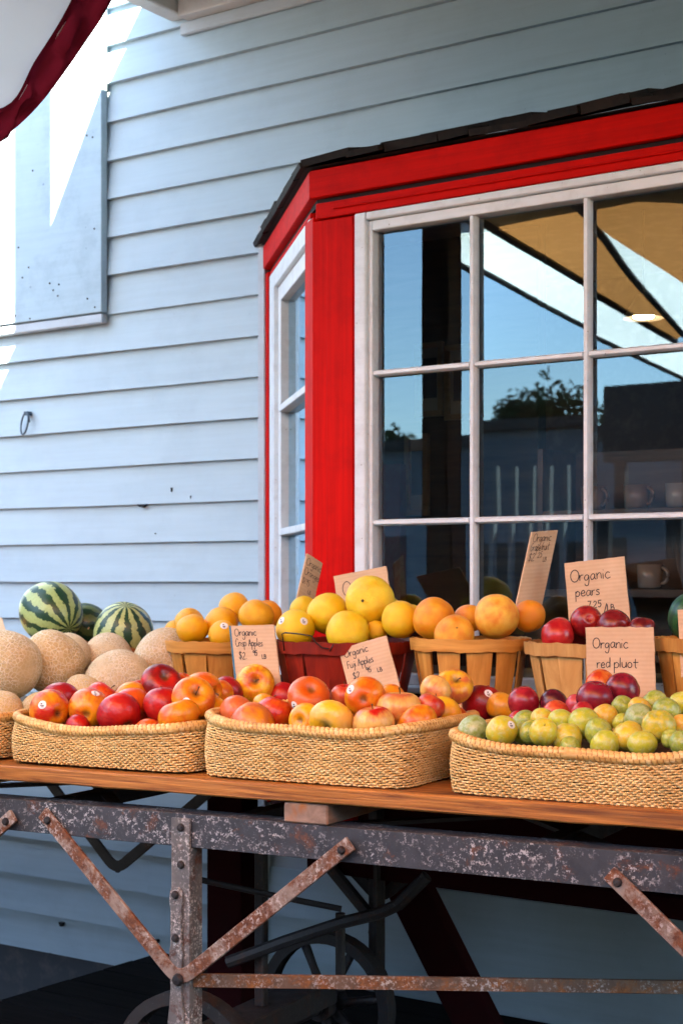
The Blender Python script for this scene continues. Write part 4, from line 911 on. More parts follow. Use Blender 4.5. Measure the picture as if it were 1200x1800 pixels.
# ------------------------------------------------------------------ fruit materials (colour from the object, second colour from its property)
def fruit_mat(name, kind):
    t = NT(name); oi = t.node('ShaderNodeObjectInfo'); at_ = t.node('ShaderNodeAttribute', attribute_type='OBJECT', attribute_name='second')
    c1, c2 = oi.outputs['Color'], at_.outputs['Color']
    tc = t.node('ShaderNodeTexCoord'); P = tc.outputs['Object']
    rnd = t.math('MULTIPLY', oi.outputs['Random'], 53.0); cx = t.node('ShaderNodeCombineXYZ'); [t.link(rnd, cx.inputs[i]) for i in range(3)]
    def off(vec):
        n = t.node('ShaderNodeVectorMath', operation='ADD'); t.link(vec, n.inputs[0]); t.link(cx.outputs[0], n.inputs[1]); return n.outputs[0]
    sp = t.node('ShaderNodeSeparateXYZ'); t.link(P, sp.inputs[0])
    fl = t.node('ShaderNodeCombineXYZ'); t.link(sp.outputs[0], fl.inputs[0]); t.link(sp.outputs[1], fl.inputs[1])
    nz = t.node('ShaderNodeVectorMath', operation='NORMALIZE'); t.link(fl.outputs[0], nz.inputs[0])
    ad = t.node('ShaderNodeCombineXYZ'); sx = t.node('ShaderNodeSeparateXYZ'); t.link(nz.outputs[0], sx.inputs[0])
    t.link(sx.outputs[0], ad.inputs[0]); t.link(sx.outputs[1], ad.inputs[1]); t.link(t.math('MULTIPLY', sp.outputs[2], .22), ad.inputs[2])
    merid = off(ad.outputs[0]); Po = off(P)
    rough, spec, sss = .32, .5, .0
    if kind == 'apple':
        big = t.noise(Po, 1.15, 2, .5); st = t.noise(merid, 7, 4, .65)
        pole = t.math('ABSOLUTE', sp.outputs[2]); f = t.math('ADD', t.math('ADD', big, t.math('MULTIPLY', st, .30)), t.math('MULTIPLY', t.ramp(pole, [(.55, 0), (.95, 1)]), .12))
        m = t.ramp(f, [(.56, 0), (.80, 1)]); col = t.mix(m, c1, c2)
        fs = t.noise(merid, 22, 3, .6); col = t.mix(t.math('MULTIPLY', t.ramp(fs, [(.5, 0), (.72, 1)]), .30), col, c2)
        d = t.voro(Po, 26); col = t.mix(t.math('MULTIPLY', t.ramp(d, [(.07, 1), (.15, 0)]), .45), col, (.82, .55, .22))
        r_ = t.node('ShaderNodeVectorMath', operation='LENGTH'); t.link(fl.outputs[0], r_.inputs[0])
        cal = t.ramp(r_.outputs['Value'], [(.10, 1), (.26, 0)]); col = t.mix(t.math('MULTIPLY', cal, .75), col, (.10, .06, .015))
        t.bump(t.noise(Po, 6, 3, .5), .08, .05); rough = .30
    elif kind == 'citrus':
        n = t.noise(Po, 2.0, 3, .5); col = t.mix(t.ramp(n, [(.35, 0), (.70, 1)]), c1, c2); d = t.voro(Po, 30)
        h = t.math('ADD', d, t.math('MULTIPLY', t.noise(Po, 4, 2), .4)); t.bump(h, .30, .05); rough = .38
        sc = t.noise(Po, 7, 5, .7); col = t.mix(t.math('MULTIPLY', t.ramp(sc, [(.66, 0), (.72, 1)]), .35), col, (.32, .17, .03))
    elif kind == 'melon':
        n = t.noise(Po, 2.2, 4, .6); col = t.mix(t.ramp(n, [(.35, 0), (.7, 1)]), c1, c2)
        e = t.voro(Po, 8, 'DISTANCE_TO_EDGE'); nm = t.noise(Po, 1.6, 2); amt = t.ramp(nm, [(.36, .25), (.54, 1)])
        net = t.math('MULTIPLY', t.ramp(e, [(.03, 1), (.12, 0)]), amt); sp2 = t.noise(Po, 24, 3, .7); dk = t.math('MULTIPLY', t.ramp(sp2, [(.54, 0), (.62, 1)]), amt)
        col = t.mix(t.math('MULTIPLY', net, .75), col, (.88, .76, .56)); col = t.mix(t.math('MULTIPLY', dk, .42), col, (.22, .11, .04))
        bl = t.voro(Po, 4.5); col = t.mix(t.math('MULTIPLY', t.ramp(bl, [(.05, 1), (.12, 0)]), .5), col, (.26, .14, .05))
        t.bump(t.math('ADD', net, t.math('MULTIPLY', sp2, .4)), .45, .04); rough = .62
    elif kind == 'watermelon':
        w = t.noise(Po, 3.5, 4, .65); an = t.math('ARCTAN2', sp.outputs[1], sp.outputs[0])
        s = t.math('SINE', t.math('ADD', t.math('MULTIPLY', an, 11.0), t.math('MULTIPLY', t.math('SUBTRACT', w, .5), 5.0)))
        fine = t.noise(Po, 13, 4, .7); s = t.math('ADD', s, t.math('MULTIPLY', t.math('SUBTRACT', fine, .5), 1.6))
        m = t.ramp(t.math('ADD', t.math('MULTIPLY', s, .5), .5), [(.50, 0), (.62, 1)])
        pale = t.mix(t.ramp(t.noise(Po, 11, 4, .6), [(.35, 0), (.65, 1)]), c2, (c2[0] * .5, c2[1] * .6, c2[2] * .5) if isinstance(c2, tuple) else c1)
        pale = t.mix(t.math('MULTIPLY', t.ramp(fine, [(.45, 0), (.7, 1)]), .45), c2, (.16, .24, .035))
        col = t.mix(m, pale, t.mix(t.ramp(t.noise(Po, 16, 3), [(.3, 0), (.7, 1)]), c1, (.012, .055, .022))); rough = .34
    elif kind == 'pluot':
        n = t.noise(Po, 2.4, 4, .6); col = t.mix(t.ramp(n, [(.40, 0), (.68, 1)]), c1, c2)
        bm_ = t.noise(Po, 3.2, 5, .7, .5); bloom = t.ramp(bm_, [(.48, 0), (.66, .6)]); col = t.mix(bloom, col, t.mix(.6, c1, (.58, .62, .50)))
        sk = t.noise(Po, 12, 4, .7); col = t.mix(t.math('MULTIPLY', t.ramp(sk, [(.60, 0), (.68, 1)]), .35), col, (.24, .15, .04))
        rough = t.ramp(bm_, [(.5, .28), (.7, .6)])
    elif kind == 'redfruit':
        n = t.noise(Po, 1.6, 3, .55); col = t.mix(t.ramp(n, [(.42, 0), (.72, 1)]), c1, c2); d = t.voro(Po, 34)
        col = t.mix(t.math('MULTIPLY', t.ramp(d, [(.05, 1), (.12, 0)]), .35), col, (.55, .25, .12)); rough = .27
    t.b.inputs['Subsurface Weight'].default_value = .0
    return t.done(col, rough, spec)
for k in ('apple', 'citrus', 'melon', 'watermelon', 'pluot', 'redfruit'): fruit_mat('skin_' + k, k)

# ------------------------------------------------------------------ fruit shapes, unit size, pole along +z
def shape(fn, mat, n=30, k=20):
    vs = []; fs = []
    for i in range(k + 1):
        th = math.pi * i / k
        for j in range(n):
            ph = 2 * math.pi * j / n; vs.append(fn(th, ph))
    fs = [(i * n + j, (i + 1) * n + j, (i + 1) * n + (j + 1) % n, i * n + (j + 1) % n) for i in range(k) for j in range(n)]
    m = MB(); m.add(vs, fs); me = m.mesh('fruit', MATS[mat], True, fixn=False)
    import bmesh
    bm = bmesh.new(); bm.from_mesh(me); bmesh.ops.remove_doubles(bm, verts=bm.verts, dist=1e-4); bmesh.ops.recalc_face_normals(bm, faces=bm.faces); bm.to_mesh(me); bm.free()
    for p in me.polygons: p.use_smooth = True
    return me
def apple_fn(el, sk, lob):
    def fn(th, ph):
        s, c = math.sin(th), math.cos(th); rho = s * (1 + .07 * c) * (1 + lob * math.cos(5 * ph) * max(0, -c) ** 1.5 + sk * math.cos(ph + .7) * .5)
        z = c * el - (.36 * math.exp(-(s / .30) ** 2) if c > 0 else -.20 * math.exp(-(s / .26) ** 2)) + sk * math.cos(ph) * s * .5
        return rho * math.cos(ph), rho * math.sin(ph), z
    return fn
def round_fn(el, dim, bump_=0, nav=0):
    def fn(th, ph):
        s, c = math.sin(th), math.cos(th); r = 1 + bump_ * math.sin(3 * ph + 2 * th) * s + bump_ * .6 * math.cos(2 * ph - 3 * th)
        z = c * el * r - (dim * math.exp(-(s / .16) ** 2) if c > 0 else -dim * .8 * math.exp(-(s / .2) ** 2)) + (nav * math.exp(-(s / .07) ** 2) if c > 0 else 0)
        return s * r * math.cos(ph), s * r * math.sin(ph), z
    return fn
def plum_fn(el, gr, tip):
    def fn(th, ph):
        s, c = math.sin(th), math.cos(th); d = math.exp(-((ph - math.pi) / .22) ** 2); r = 1 - gr * d * s
        z = c * el + tip * max(0, -c) ** 6 * -1 - .16 * math.exp(-(s / .22) ** 2) * (c > 0)
        return s * r * math.cos(ph), s * r * 1.02 * math.sin(ph), z
    return fn
def pear_fn(th, ph):
    s, c = math.sin(th), math.cos(th); z = c * 1.18 + .1; rho = s * (1.0 - .30 * max(0, c) ** 1.1 * (1 - .2 * c)); z -= -.16 * math.exp(-(s / .22) ** 2) * (c < 0)
    return rho * math.cos(ph), rho * math.sin(ph), z
SH = {'apple': [shape(apple_fn(.90, .09, .05), 'skin_apple'), shape(apple_fn(.84, .12, .05), 'skin_apple'), shape(apple_fn(.97, .08, .07), 'skin_apple')],
      'citrus': [shape(round_fn(.97, .06, .018, .035), 'skin_citrus'), shape(round_fn(.92, .07, .024, .03), 'skin_citrus'), shape(round_fn(1.01, .05, .02, .03), 'skin_citrus')],
      'melon': [shape(round_fn(1.02, .05, .022), 'skin_melon', 34, 24), shape(round_fn(.97, .05, .028), 'skin_melon', 34, 24)],
      'watermelon': [shape(round_fn(1.08, .02, .008), 'skin_watermelon', 36, 24)],
      'pluot': [shape(plum_fn(1.05, .12, .10), 'skin_pluot', 26, 18), shape(plum_fn(.92, .09, .05), 'skin_pluot', 26, 18)],
      'redfruit': [shape(plum_fn(1.03, .06, .07), 'skin_redfruit', 28, 18), shape(plum_fn(.95, .05, .03), 'skin_redfruit', 28, 18)],
      'pear': [shape(pear_fn, 'skin_redfruit', 28, 20)]}
stem_m = MB(); stem_m.tube([(0, 0, .50), (.02, .01, .68), (.06, .02, .90), (.12, .03, 1.02)], [.028, .024, .026, .045], 7); STEM = stem_m.mesh('stem', MATS['stem_brown'], True)
calyx = MB()
for k in range(5):
    a = k * 2 * math.pi / 5; c = Vector((math.cos(a), math.sin(a), 0)); w = Vector((-c.y, c.x, 0))
    calyx.add([c * .02 + w * .03 + Vector((0, 0, -.665)), c * .02 - w * .03 + Vector((0, 0, -.665)), c * .13 + Vector((0, 0, -.755)), c * .07 + w * .035 + Vector((0, 0, -.74))], [(0, 1, 2, 3)])
calyx.tube([(0, 0, -.60), (0, 0, -.72)], [.06, .045], 8); CALYX = calyx.mesh('calyx', MATS['calyx_dark'])
button = MB(); button.lathe([(0, .95), (.035, .955), (.05, .945), (.06, .92)], 8); BUTTON = button.mesh('stem_button', MATS['stem_brown'], True)

FR = []                                             # every fruit of the photograph: dicts, settled below
def fr(kind, group, x, y, r, b, c1, c2, label, feat=None, stick=(), ry=1.0, name=None, cat=None, stem=False):
    FR.append(dict(kind=kind, group=group, x=x, y=y, r=r, b=b, c1=c1, c2=c2, label=label, feat=feat, stick=stick, ry=ry, name=name or kind, cat=cat or kind, stem=stem))
YEL, GOLD, ORG = (.80, .44, .022), (.74, .28, .012), (.62, .105, .008)
RED, CRIM, DRED, PINK, PALE = (.50, .013, .008), (.34, .006, .011), (.16, .004, .007), (.56, .13, .042), (.74, .45, .11)
G = 'apples in the second straw basket'
A = lambda *a, **k: fr('apple', G, *a, **k)
A(88, 1250, 35, .055, RED, GOLD, 'orange-red apple with white sticker, leftmost at the front of its basket', feat=('c', 17, 6), stick=((-13, -11),))
A(104, 1232, 33, .13, CRIM, CRIM, 'plain crimson apple behind the leftmost stickered apple')
A(158, 1246, 34, .07, RED, GOLD, 'orange-red apple with sticker on top and dark blossom end below', feat=('c', -6, 10), stick=((10, -27),))
A(181, 1226, 30, .16, ORG, RED, 'orange-red apple half hidden behind the sticker-topped apple')
A(230, 1234, 33, .17, ORG, GOLD, 'orange and yellow apple behind the bright red pair at front')
A(233, 1245, 33, .11, RED, ORG, 'red apple between the front crimson apple and the orange one behind')
A(212, 1256, 37, .05, CRIM, RED, 'smooth bright crimson apple at the front centre of its basket', ry=.86)
A(282, 1200, 34, .22, DRED, RED, 'dark red apple with stem hollow topping the pile below the netted melon', feat=('s', 15, -17), ry=.88)
A(287, 1241, 32, .12, CRIM, RED, 'crimson apple in the gap below the topmost dark red apple')
A(316, 1260, 36, .05, GOLD, ORG, 'yellow-orange apple at the front right of the red apple basket', ry=.86)
A(338, 1229, 37, .13, ORG, GOLD, 'mottled orange apple with white sticker and stem hollow at right', feat=('s', 12, -17), stick=((-10, 5),), stem=True)
A(357, 1212, 33, .21, GOLD, ORG, 'yellow-orange apple just behind the mottled stickered apple', feat=('s', 26, 6))
A(386, 1219, 25, .24, ORG, GOLD, 'small orange apple beside the foot of the crisp apples sign')
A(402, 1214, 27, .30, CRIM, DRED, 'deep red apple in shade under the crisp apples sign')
A(374, 1256, 29, .11, YEL, GOLD, 'yellow apple tucked at the right end of the red apple basket')
A(447, 1201, 33, .27, YEL, ORG, 'golden yellow apple with stem hollow in front of the crisp apples sign', feat=('s', 3, -6), stem=True)
A(459, 1225, 32, .22, RED, DRED, 'glossy red apple with yellow blossom end under the golden yellow one', feat=('c', -17, 10))
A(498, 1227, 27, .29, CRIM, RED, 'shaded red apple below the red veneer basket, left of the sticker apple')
A(138, 1278, 22, .05, CRIM, RED, 'red apple sunk low behind the straw rim between two stickered apples')
A(260, 1284, 24, .055, RED, ORG, 'red apple sunk low behind the straw rim, right of the crimson one')
A(322, 1200, 18, .30, RED, ORG, 'sliver of a red apple right behind the topmost dark red apple')
A(243, 1212, 16, .28, RED, ORG, 'sliver of a red apple left behind the topmost dark red apple')
G = 'apples in the middle straw basket'
A(418, 1256, 34, .10, PINK, ORG, 'dull pink apple at the left end of the middle basket')
A(444, 1272, 37, .045, PINK, GOLD, 'pinkish streaked apple at the front left of the middle basket', ry=.9)
A(483, 1256, 33, .10, ORG, RED, 'deep orange apple between the streaked pink and pale yellow ones')
A(468, 1242, 25, .17, GOLD, YEL, 'yellow apple top showing behind the deep orange one')
A(544, 1226, 36, .14, PINK, ORG, 'large red-orange apple with round white sticker at its lower left', feat=('n', 5, -20), stick=((-26, 14),))
A(538, 1266, 30, .055, YEL, GOLD, 'yellow-green apple under the large stickered one', feat=('s', -16, 0))
A(585, 1270, 38, .045, PALE, YEL, 'pale yellow apple at the front centre of the middle basket', feat=('s', -18, 16))
A(640, 1226, 35, .13, GOLD, ORG, 'golden apple with dark blossom end facing out and sticker at upper left', feat=('c', -2, 3), stick=((-24, -14),))
A(606, 1224, 25, .20, PINK, RED, 'pink apple half hidden left of the golden apple')
A(590, 1232, 22, .24, CRIM, DRED, 'dark red apple deep in the pile left of the pink one')
A(658, 1274, 35, .045, PALE, RED, 'pale apple with a red shoulder at the front of the middle basket', ry=.95)
A(703, 1247, 38, .11, PALE, PINK, 'large pale peach-coloured apple right of the golden one')
A(732, 1273, 36, .045, GOLD, ORG, 'orange apple at the front right of the middle basket', ry=.92)
A(689, 1226, 24, .22, ORG, GOLD, 'orange apple top showing behind the large pale one')
A(796, 1207, 34, .21, PINK, YEL, 'pink and yellow apple topping the pile at right', feat=('n', 10, -18))
A(766, 1216, 29, .25, PALE, PINK, 'pale apple just left behind the topmost pink one')
A(757, 1243, 25, .17, RED, PINK, 'red-orange apple under the topmost pink one')
A(779, 1258, 31, .10, YEL, GOLD, 'bright yellow apple near the right end of the middle basket')
A(828, 1250, 31, .12, GOLD, RED, 'yellow apple with red streaks at the right end of the middle basket')
A(846, 1238, 33, .20, DRED, CRIM, 'dark red apple with sticker near the slatted basket', stick=((12, -19),))
A(882, 1243, 28, .27, GOLD, (.50, .22, .03), 'dull yellow apple at the far right corner of the middle basket')
G = 'green pluots in the right straw basket'
g1, g2, g3, g4, g5 = (.38, .43, .035), (.53, .51, .035), (.21, .29, .045), (.64, .47, .03), (.66, .34, .03)
PL = lambda x, y, r, b, c1, c2, lb, **k: fr('pluot', G, x, y, r, b, c1, c2, lb, **k)
PL(830, 1284, 26, .09, g3, (.45, .52, .30), 'pale bloomy green pluot at the left corner of its basket', ry=.88)
PL(881, 1285, 28, .05, g2, g4, 'yellow-green pluot with a sticker at the front left', stick=((17, -11),), ry=.95)
PL(921, 1268, 20, .13, g3, g1, 'green pluot standing left behind the stickered one')
PL(917, 1288, 19, .085, g3, g1, 'small green pluot right of the stickered one at the rim')
PL(934, 1287, 21, .065, g3, g2, 'green pluot partly behind the yellow one with a stem')
PL(952, 1263, 20, .14, g2, g5, 'yellowish pluot with a russet crown in the second row')
PL(954, 1287, 24, .05, g2, g4, 'yellow-green pluot with a tiny upright stem facing forward', feat=('s', 3, -12), stem=True)
PL(986, 1268, 24, .125, g1, g2, 'green pluot in the second row left of the orange-tinted one')
PL(996, 1298, 26, .045, g2, g4, 'yellow-green pluot at the rim right of the stemmed one')
PL(1001, 1312, 20, .03, g1, g3, 'green pluot sunk behind the rim below its yellow-green neighbour')
PL(1025, 1270, 27, .10, g1, g2, 'large light green pluot in the middle of the second row')
PL(1052, 1288, 27, .065, g1, g3, 'mottled green pluot behind the front middle one')
PL(1062, 1260, 23, .14, g4, g5, 'golden orange-tinted pluot below the dark red fruit')
PL(1062, 1309, 27, .03, g2, g1, 'light green pluot at the rim in the front middle')
PL(1094, 1242, 19, .19, g3, g1, 'dark green pluot beside the purple fruit')
PL(1124, 1247, 22, .17, g4, g5, 'orange-topped pluot behind the pale bloomy one')
PL(1123, 1262, 26, .115, g3, (.40, .46, .24), 'pale bloomy green pluot in front of the orange-topped one', ry=.85)
PL(1090, 1269, 16, .13, g1, g2, 'small green pluot deep between the golden and bloomy ones')
PL(1104, 1294, 26, .06, g4, g2, 'yellow pluot with a brown scar near the front right')
PL(1128, 1307, 26, .03, g2, g1, 'yellow-green pluot at the rim below the scarred one')
PL(1150, 1235, 22, .21, g1, g3, 'green pluot at the back below the red pluot sign corner')
PL(1170, 1250, 25, .145, g3, g1, 'dark mottled green pluot in the back row at right')
PL(1157, 1276, 29, .075, (.36, .36, .03), g4, 'large olive-yellow pluot at the right', feat=('n', -4, -22))
PL(1198, 1238, 24, .18, g2, g1, 'light green pluot at the right frame edge in the back row')
PL(1196, 1273, 18, .11, g5, g4, 'small orange-yellow pluot at the right frame edge')
PL(1198, 1306, 23, .04, g3, g1, 'dark green pluot at the rim by the right frame edge')
PL(1178, 1298, 16, .075, g1, g3, 'small green pluot below the large olive one')
G = 'dark red pluots at the back of the right basket'
RP = lambda x, y, r, b, c1, c2, lb, **k: fr('redfruit', G, x, y, r, b, c1, c2, lb, name='red_pluot', cat='pluot', **k)
RP(920, 1234, 27, .25, (.26, .008, .018), (.42, .02, .03), 'glossy crimson pluot standing at the left of the dark red ones')
RP(973, 1238, 27, .27, (.07, .006, .014), (.14, .010, .02), 'very dark purple pluot second from the left', ry=.9)
RP(976, 1254, 23, .20, (.55, .045, .02), (.66, .12, .03), 'orange-red pluot in front of the very dark purple one')
RP(1045, 1228, 32, .23, (.16, .006, .018), (.28, .012, .024), 'deep burgundy pluot in the middle of the dark red ones', ry=.85)
RP(1054, 1202, 27, .28, (.55, .05, .012), (.76, .24, .035), 'orange and red pluot on top, leaning on the red pluot sign', ry=.88)
RP(1093, 1213, 31, .26, (.13, .006, .016), (.36, .016, .03), 'dark purple pluot with red glow right of the orange one', ry=.88)
RP(1012, 1238, 18, .26, (.50, .05, .07), (.60, .10, .10), 'pinkish pluot peeking left of the deep burgundy one')
RP(1023, 1253, 21, .18, (.34, .012, .02), (.50, .05, .04), 'red streaked pluot below the deep burgundy one')
RP(908, 1264, 15, .19, (.40, .012, .02), (.50, .03, .03), 'red pluot showing just above the rim at left')
G = 'red pears in the pale veneer basket'
PE = lambda x, y, r, c1, c2, lb, db=0, **k: fr('pear', G, x, y, r, .50 + db, c1, c2, lb, **k)
PE(979, 1117, 29, (.42, .010, .014), (.60, .03, .025), 'bright red pear at the left of the pale basket', ry=.8)
PE(1030, 1093, 29, (.24, .008, .012), (.50, .03, .02), 'dark red pear on top with its blossom end facing out', .03, feat=('c', 5, -6))
PE(1078, 1101, 30, (.16, .008, .010), (.30, .02, .016), 'dark maroon pear lying behind the red pluot sign', .04, feat=('c', 12, 2), ry=.85)
PE(1124, 1106, 21, (.12, .008, .010), (.24, .02, .016), 'maroon pear at the right end behind the red pluot sign', .05)
PE(1010, 1118, 24, (.14, .006, .010), (.26, .015, .016), 'shaded red pear wedged low between the two bright ones', .06)
G = 'oranges in the orange-toned veneer basket'
o1, o2 = (.84, .37, .006), (.87, .47, .012)
OR = lambda x, y, r, db, lb, c1=o1, c2=o2, **k: fr('citrus', G, x, y, r, .60 + db, c1, c2, lb, name='orange', cat='orange', **k)
OR(333, 1094, 26, -.02, 'orange at the left behind a lower one of the same pair')
OR(338, 1106, 28, -.07, 'orange at the left front, just above the basket rim')
OR(412, 1068, 26, .02, 'topmost orange of the pile', feat=('n', 4, -12))
OR(389, 1096, 30, -.03, 'orange in the middle under the topmost one')
OR(451, 1083, 31, -.02, 'large smooth orange at the right above the crisp apples sign')
OR(470, 1080, 25, .05, 'deeper orange fruit at the right end, half hidden', (.80, .27, .008), (.84, .34, .01))
OR(391, 1115, 25, -.09, 'orange with a white sticker at the front rim', (.86, .42, .014), stick=((3, -15),))
OR(309, 1108, 19, .02, 'orange showing at the far left end of the basket beside the wire')
G = 'yellow grapefruit in the red veneer basket'
y1, y2 = (.86, .61, .02), (.86, .50, .014)
GY = lambda x, y, r, db, lb, c1=y1, c2=y2, **k: fr('citrus', G, x, y, r, .585 + db, c1, c2, lb, name='grapefruit', cat='grapefruit', **k)
GY(519, 1106, 34, -.08, 'yellow grapefruit with two white stickers at the front left', stick=((-24, -15), (15, -14)))
GY(576, 1078, 36, -.01, 'tall yellow grapefruit in the second row at left')
GY(650, 1056, 43, .00, 'largest yellow grapefruit on top of the pile', (.90, .70, .045), feat=('s', -14, 0))
GY(611, 1112, 38, -.09, 'yellow grapefruit at the front middle of the red basket')
GY(534, 1072, 25, .07, 'yellow grapefruit half hidden at the back left')
GY(661, 1110, 20, -.05, 'yellow grapefruit low in the gap below the largest one', (.86, .50, .02))
GY(703, 1089, 32, -.05, 'yellow grapefruit at the right front of the red basket', (.90, .60, .02))
GY(722, 1084, 22, .04, 'yellow grapefruit behind the right-hand one', (.90, .58, .02))
GY(682, 1070, 22, .09, 'sliver of yellow grapefruit right behind the largest one')
G = 'orange-coloured grapefruit in the natural veneer basket'
n1, n2 = (.84, .36, .016), (.80, .24, .010)
GN = lambda x, y, r, db, lb, c1=n1, c2=n2, **k: fr('citrus', G, x, y, r, .565 + db, c1, c2, lb, name='grapefruit', cat='grapefruit', **k)
GN(762, 1088, 37, -.01, 'blushed orange grapefruit at the left of the slatted basket', (.86, .38, .018), (.80, .24, .012))
GN(798, 1115, 35, -.08, 'orange grapefruit low at the front of the slatted basket', (.86, .42, .03), feat=('n', 5, -12))
GN(824, 1087, 26, .05, 'orange grapefruit behind the gap in the slatted basket')
GN(872, 1084, 39, -.03, 'large pale orange grapefruit in the middle of the slatted basket', (.88, .50, .06), ry=.85, feat=('n', 2, -29))
GN(929, 1083, 29, .04, 'dark orange grapefruit at the right by the leaning sign', (.82, .30, .014))
G = 'melons at the left of the cart'
m1, m2 = (.72, .56, .32), (.66, .47, .25)
ML = lambda x, y, r, b, lb, c1=m1, c2=m2, **k: fr('melon', G, x, y, r, b, c1, c2, lb, **k)
ML(8, 1170, 63, .28, 'large netted melon with dark scar at the left frame edge', (.66, .49, .25), (.60, .42, .20), ry=.92, feat=('s', 50, 2))
ML(93, 1166, 55, .40, 'round tan melon beside the large netted one', (.66, .46, .22), (.58, .36, .14), feat=('s', 40, -14), ry=.95)
ML(120, 1152, 38, .52, 'pale melon peeking right behind the round tan one')
ML(190, 1160, 46, .58, 'pale melon behind, below the smaller striped watermelon', (.72, .55, .33), ry=.9)
ML(211, 1200, 58, .42, 'large pale smooth melon behind the red apples', (.72, .57, .33), (.64, .47, .24), ry=.9)
ML(293, 1161, 57, .53, 'speckled pale melon in front of the orange basket', (.72, .55, .32), (.66, .46, .22), ry=.95)
ML(20, 1152, 37, .52, 'pale melon at the back beside the brown card at the left edge', (.74, .58, .36))
ML(0, 1256, 44, .11, 'smooth cream melon at the front in the cut-off straw basket', (.76, .60, .30), (.74, .55, .22))
ML(80, 1258, 46, .26, 'cream melon between the straw baskets behind the leftmost apple', (.74, .58, .28), (.72, .50, .18))
ML(145, 1222, 36, .36, 'cream melon low behind the sticker-topped apple', (.74, .56, .26), (.72, .50, .18))
G = 'watermelons at the back left'
WM = lambda *a, **k: fr('watermelon', G, *a, **k)
w1, w2 = (.010, .045, .020), (.36, .44, .16)
WM(90, 1077, 53, .74, w1, w2, 'large striped watermelon on the pile at the left', feat=('s', 30, 26))
WM(150, 1100, 40, .82, (.008, .030, .012), (.10, .14, .05), 'shaded watermelon between the two bright striped ones')  # its shade is put into these darker greens
WM(218, 1114, 52, .70, w1, (.42, .46, .18), 'striped watermelon with upright stripes beside the orange basket', feat=('n', 3, -46), ry=.95)
WM(1216, 1086, 42, .62, (.006, .05, .014), (.012, .09, .03), 'plain dark green melon at the right frame edge', feat=('n', 0, -38))

# ------------------------------------------------------------------ settle depths so that neighbours touch instead of running through one another
for f in FR: f['dir'] = ray(f['x'], f['y']); f['t'] = on_c(f['x'], f['y'], f['b'])[2]; f['t0'] = f['t']
for f in FR:
    bm_ = f['r'] * f['t'] / F * .92 + (.040 if f['b'] < .42 else .46); f['tm'] = min(on_c(f['x'], f['y'], bm_)[2], f['t0'] if f['b'] >= .42 else 9); f['t'] = max(f['t'], f['tm'])
def geom(f): return CAM + f['dir'] * f['t'], f['r'] * f['t'] / F
AEND = {'apples in the second straw basket': -.355, 'apples in the middle straw basket': .132}
for f in FR:
    if f['group'] in AEND:
        for k in range(40):
            P = CAM + f['dir'] * f['tm']; rr_ = f['r'] * f['tm'] / F
            if (P - CO).dot(CR) + rr_ * .85 > AEND[f['group']] and (P - CO).dot(CK) < .37: f['tm'] += .02
            else: break
        f['t'] = max(f['t'], f['tm']); f['t0'] = max(f['t0'], f['tm'])
for it in range(90):
    for i in range(len(FR)):
        for j in range(i + 1, len(FR)):
            a, b = FR[i], FR[j]
            if abs(a['x'] - b['x']) > a['r'] + b['r'] or abs(a['y'] - b['y']) > a['r'] + b['r']: continue
            pa, ra = geom(a); pb, rb_ = geom(b); d = (pa - pb).length; ov = (ra + rb_) * .99 - d
            if ov > 0:
                s = 1 if a['t'] <= b['t'] else -1; st = min(ov, .02) * .35
                a['t'] -= s * st; b['t'] += s * st
    for f in FR:
        f['t'] += (f['t0'] - f['t']) * .04; f['t'] = max(f['t'], f['tm'])
RND = random.Random(11)
def orient(f):
    up_ = Vector((0, 0, 1)); rt = Vector((RIGHT[0], RIGHT[1], 0)); tow = -f['dir'].normalized()
    if f['feat'] is None:
        if f['kind'] in ('watermelon', 'melon'): d = Vector((RND.uniform(-1, 1), RND.uniform(-1, 1), RND.uniform(-.2, .4)))
        else: d = rt * RND.uniform(-.8, .8) + up_ * RND.uniform(.25, 1) + tow * RND.uniform(-.7, .15)
    else:
        e, dx, dy = f['feat']; u, v = dx / f['r'], -dy / f['r']; w = math.sqrt(max(.02, 1 - u * u - v * v)); d = rt * u + up_ * v + tow * w
        if e == 'c': d = -d
    d.normalize(); return d.to_track_quat('Z', 'Y') @ Quaternion((0, 0, 1), RND.uniform(0, 6.28))
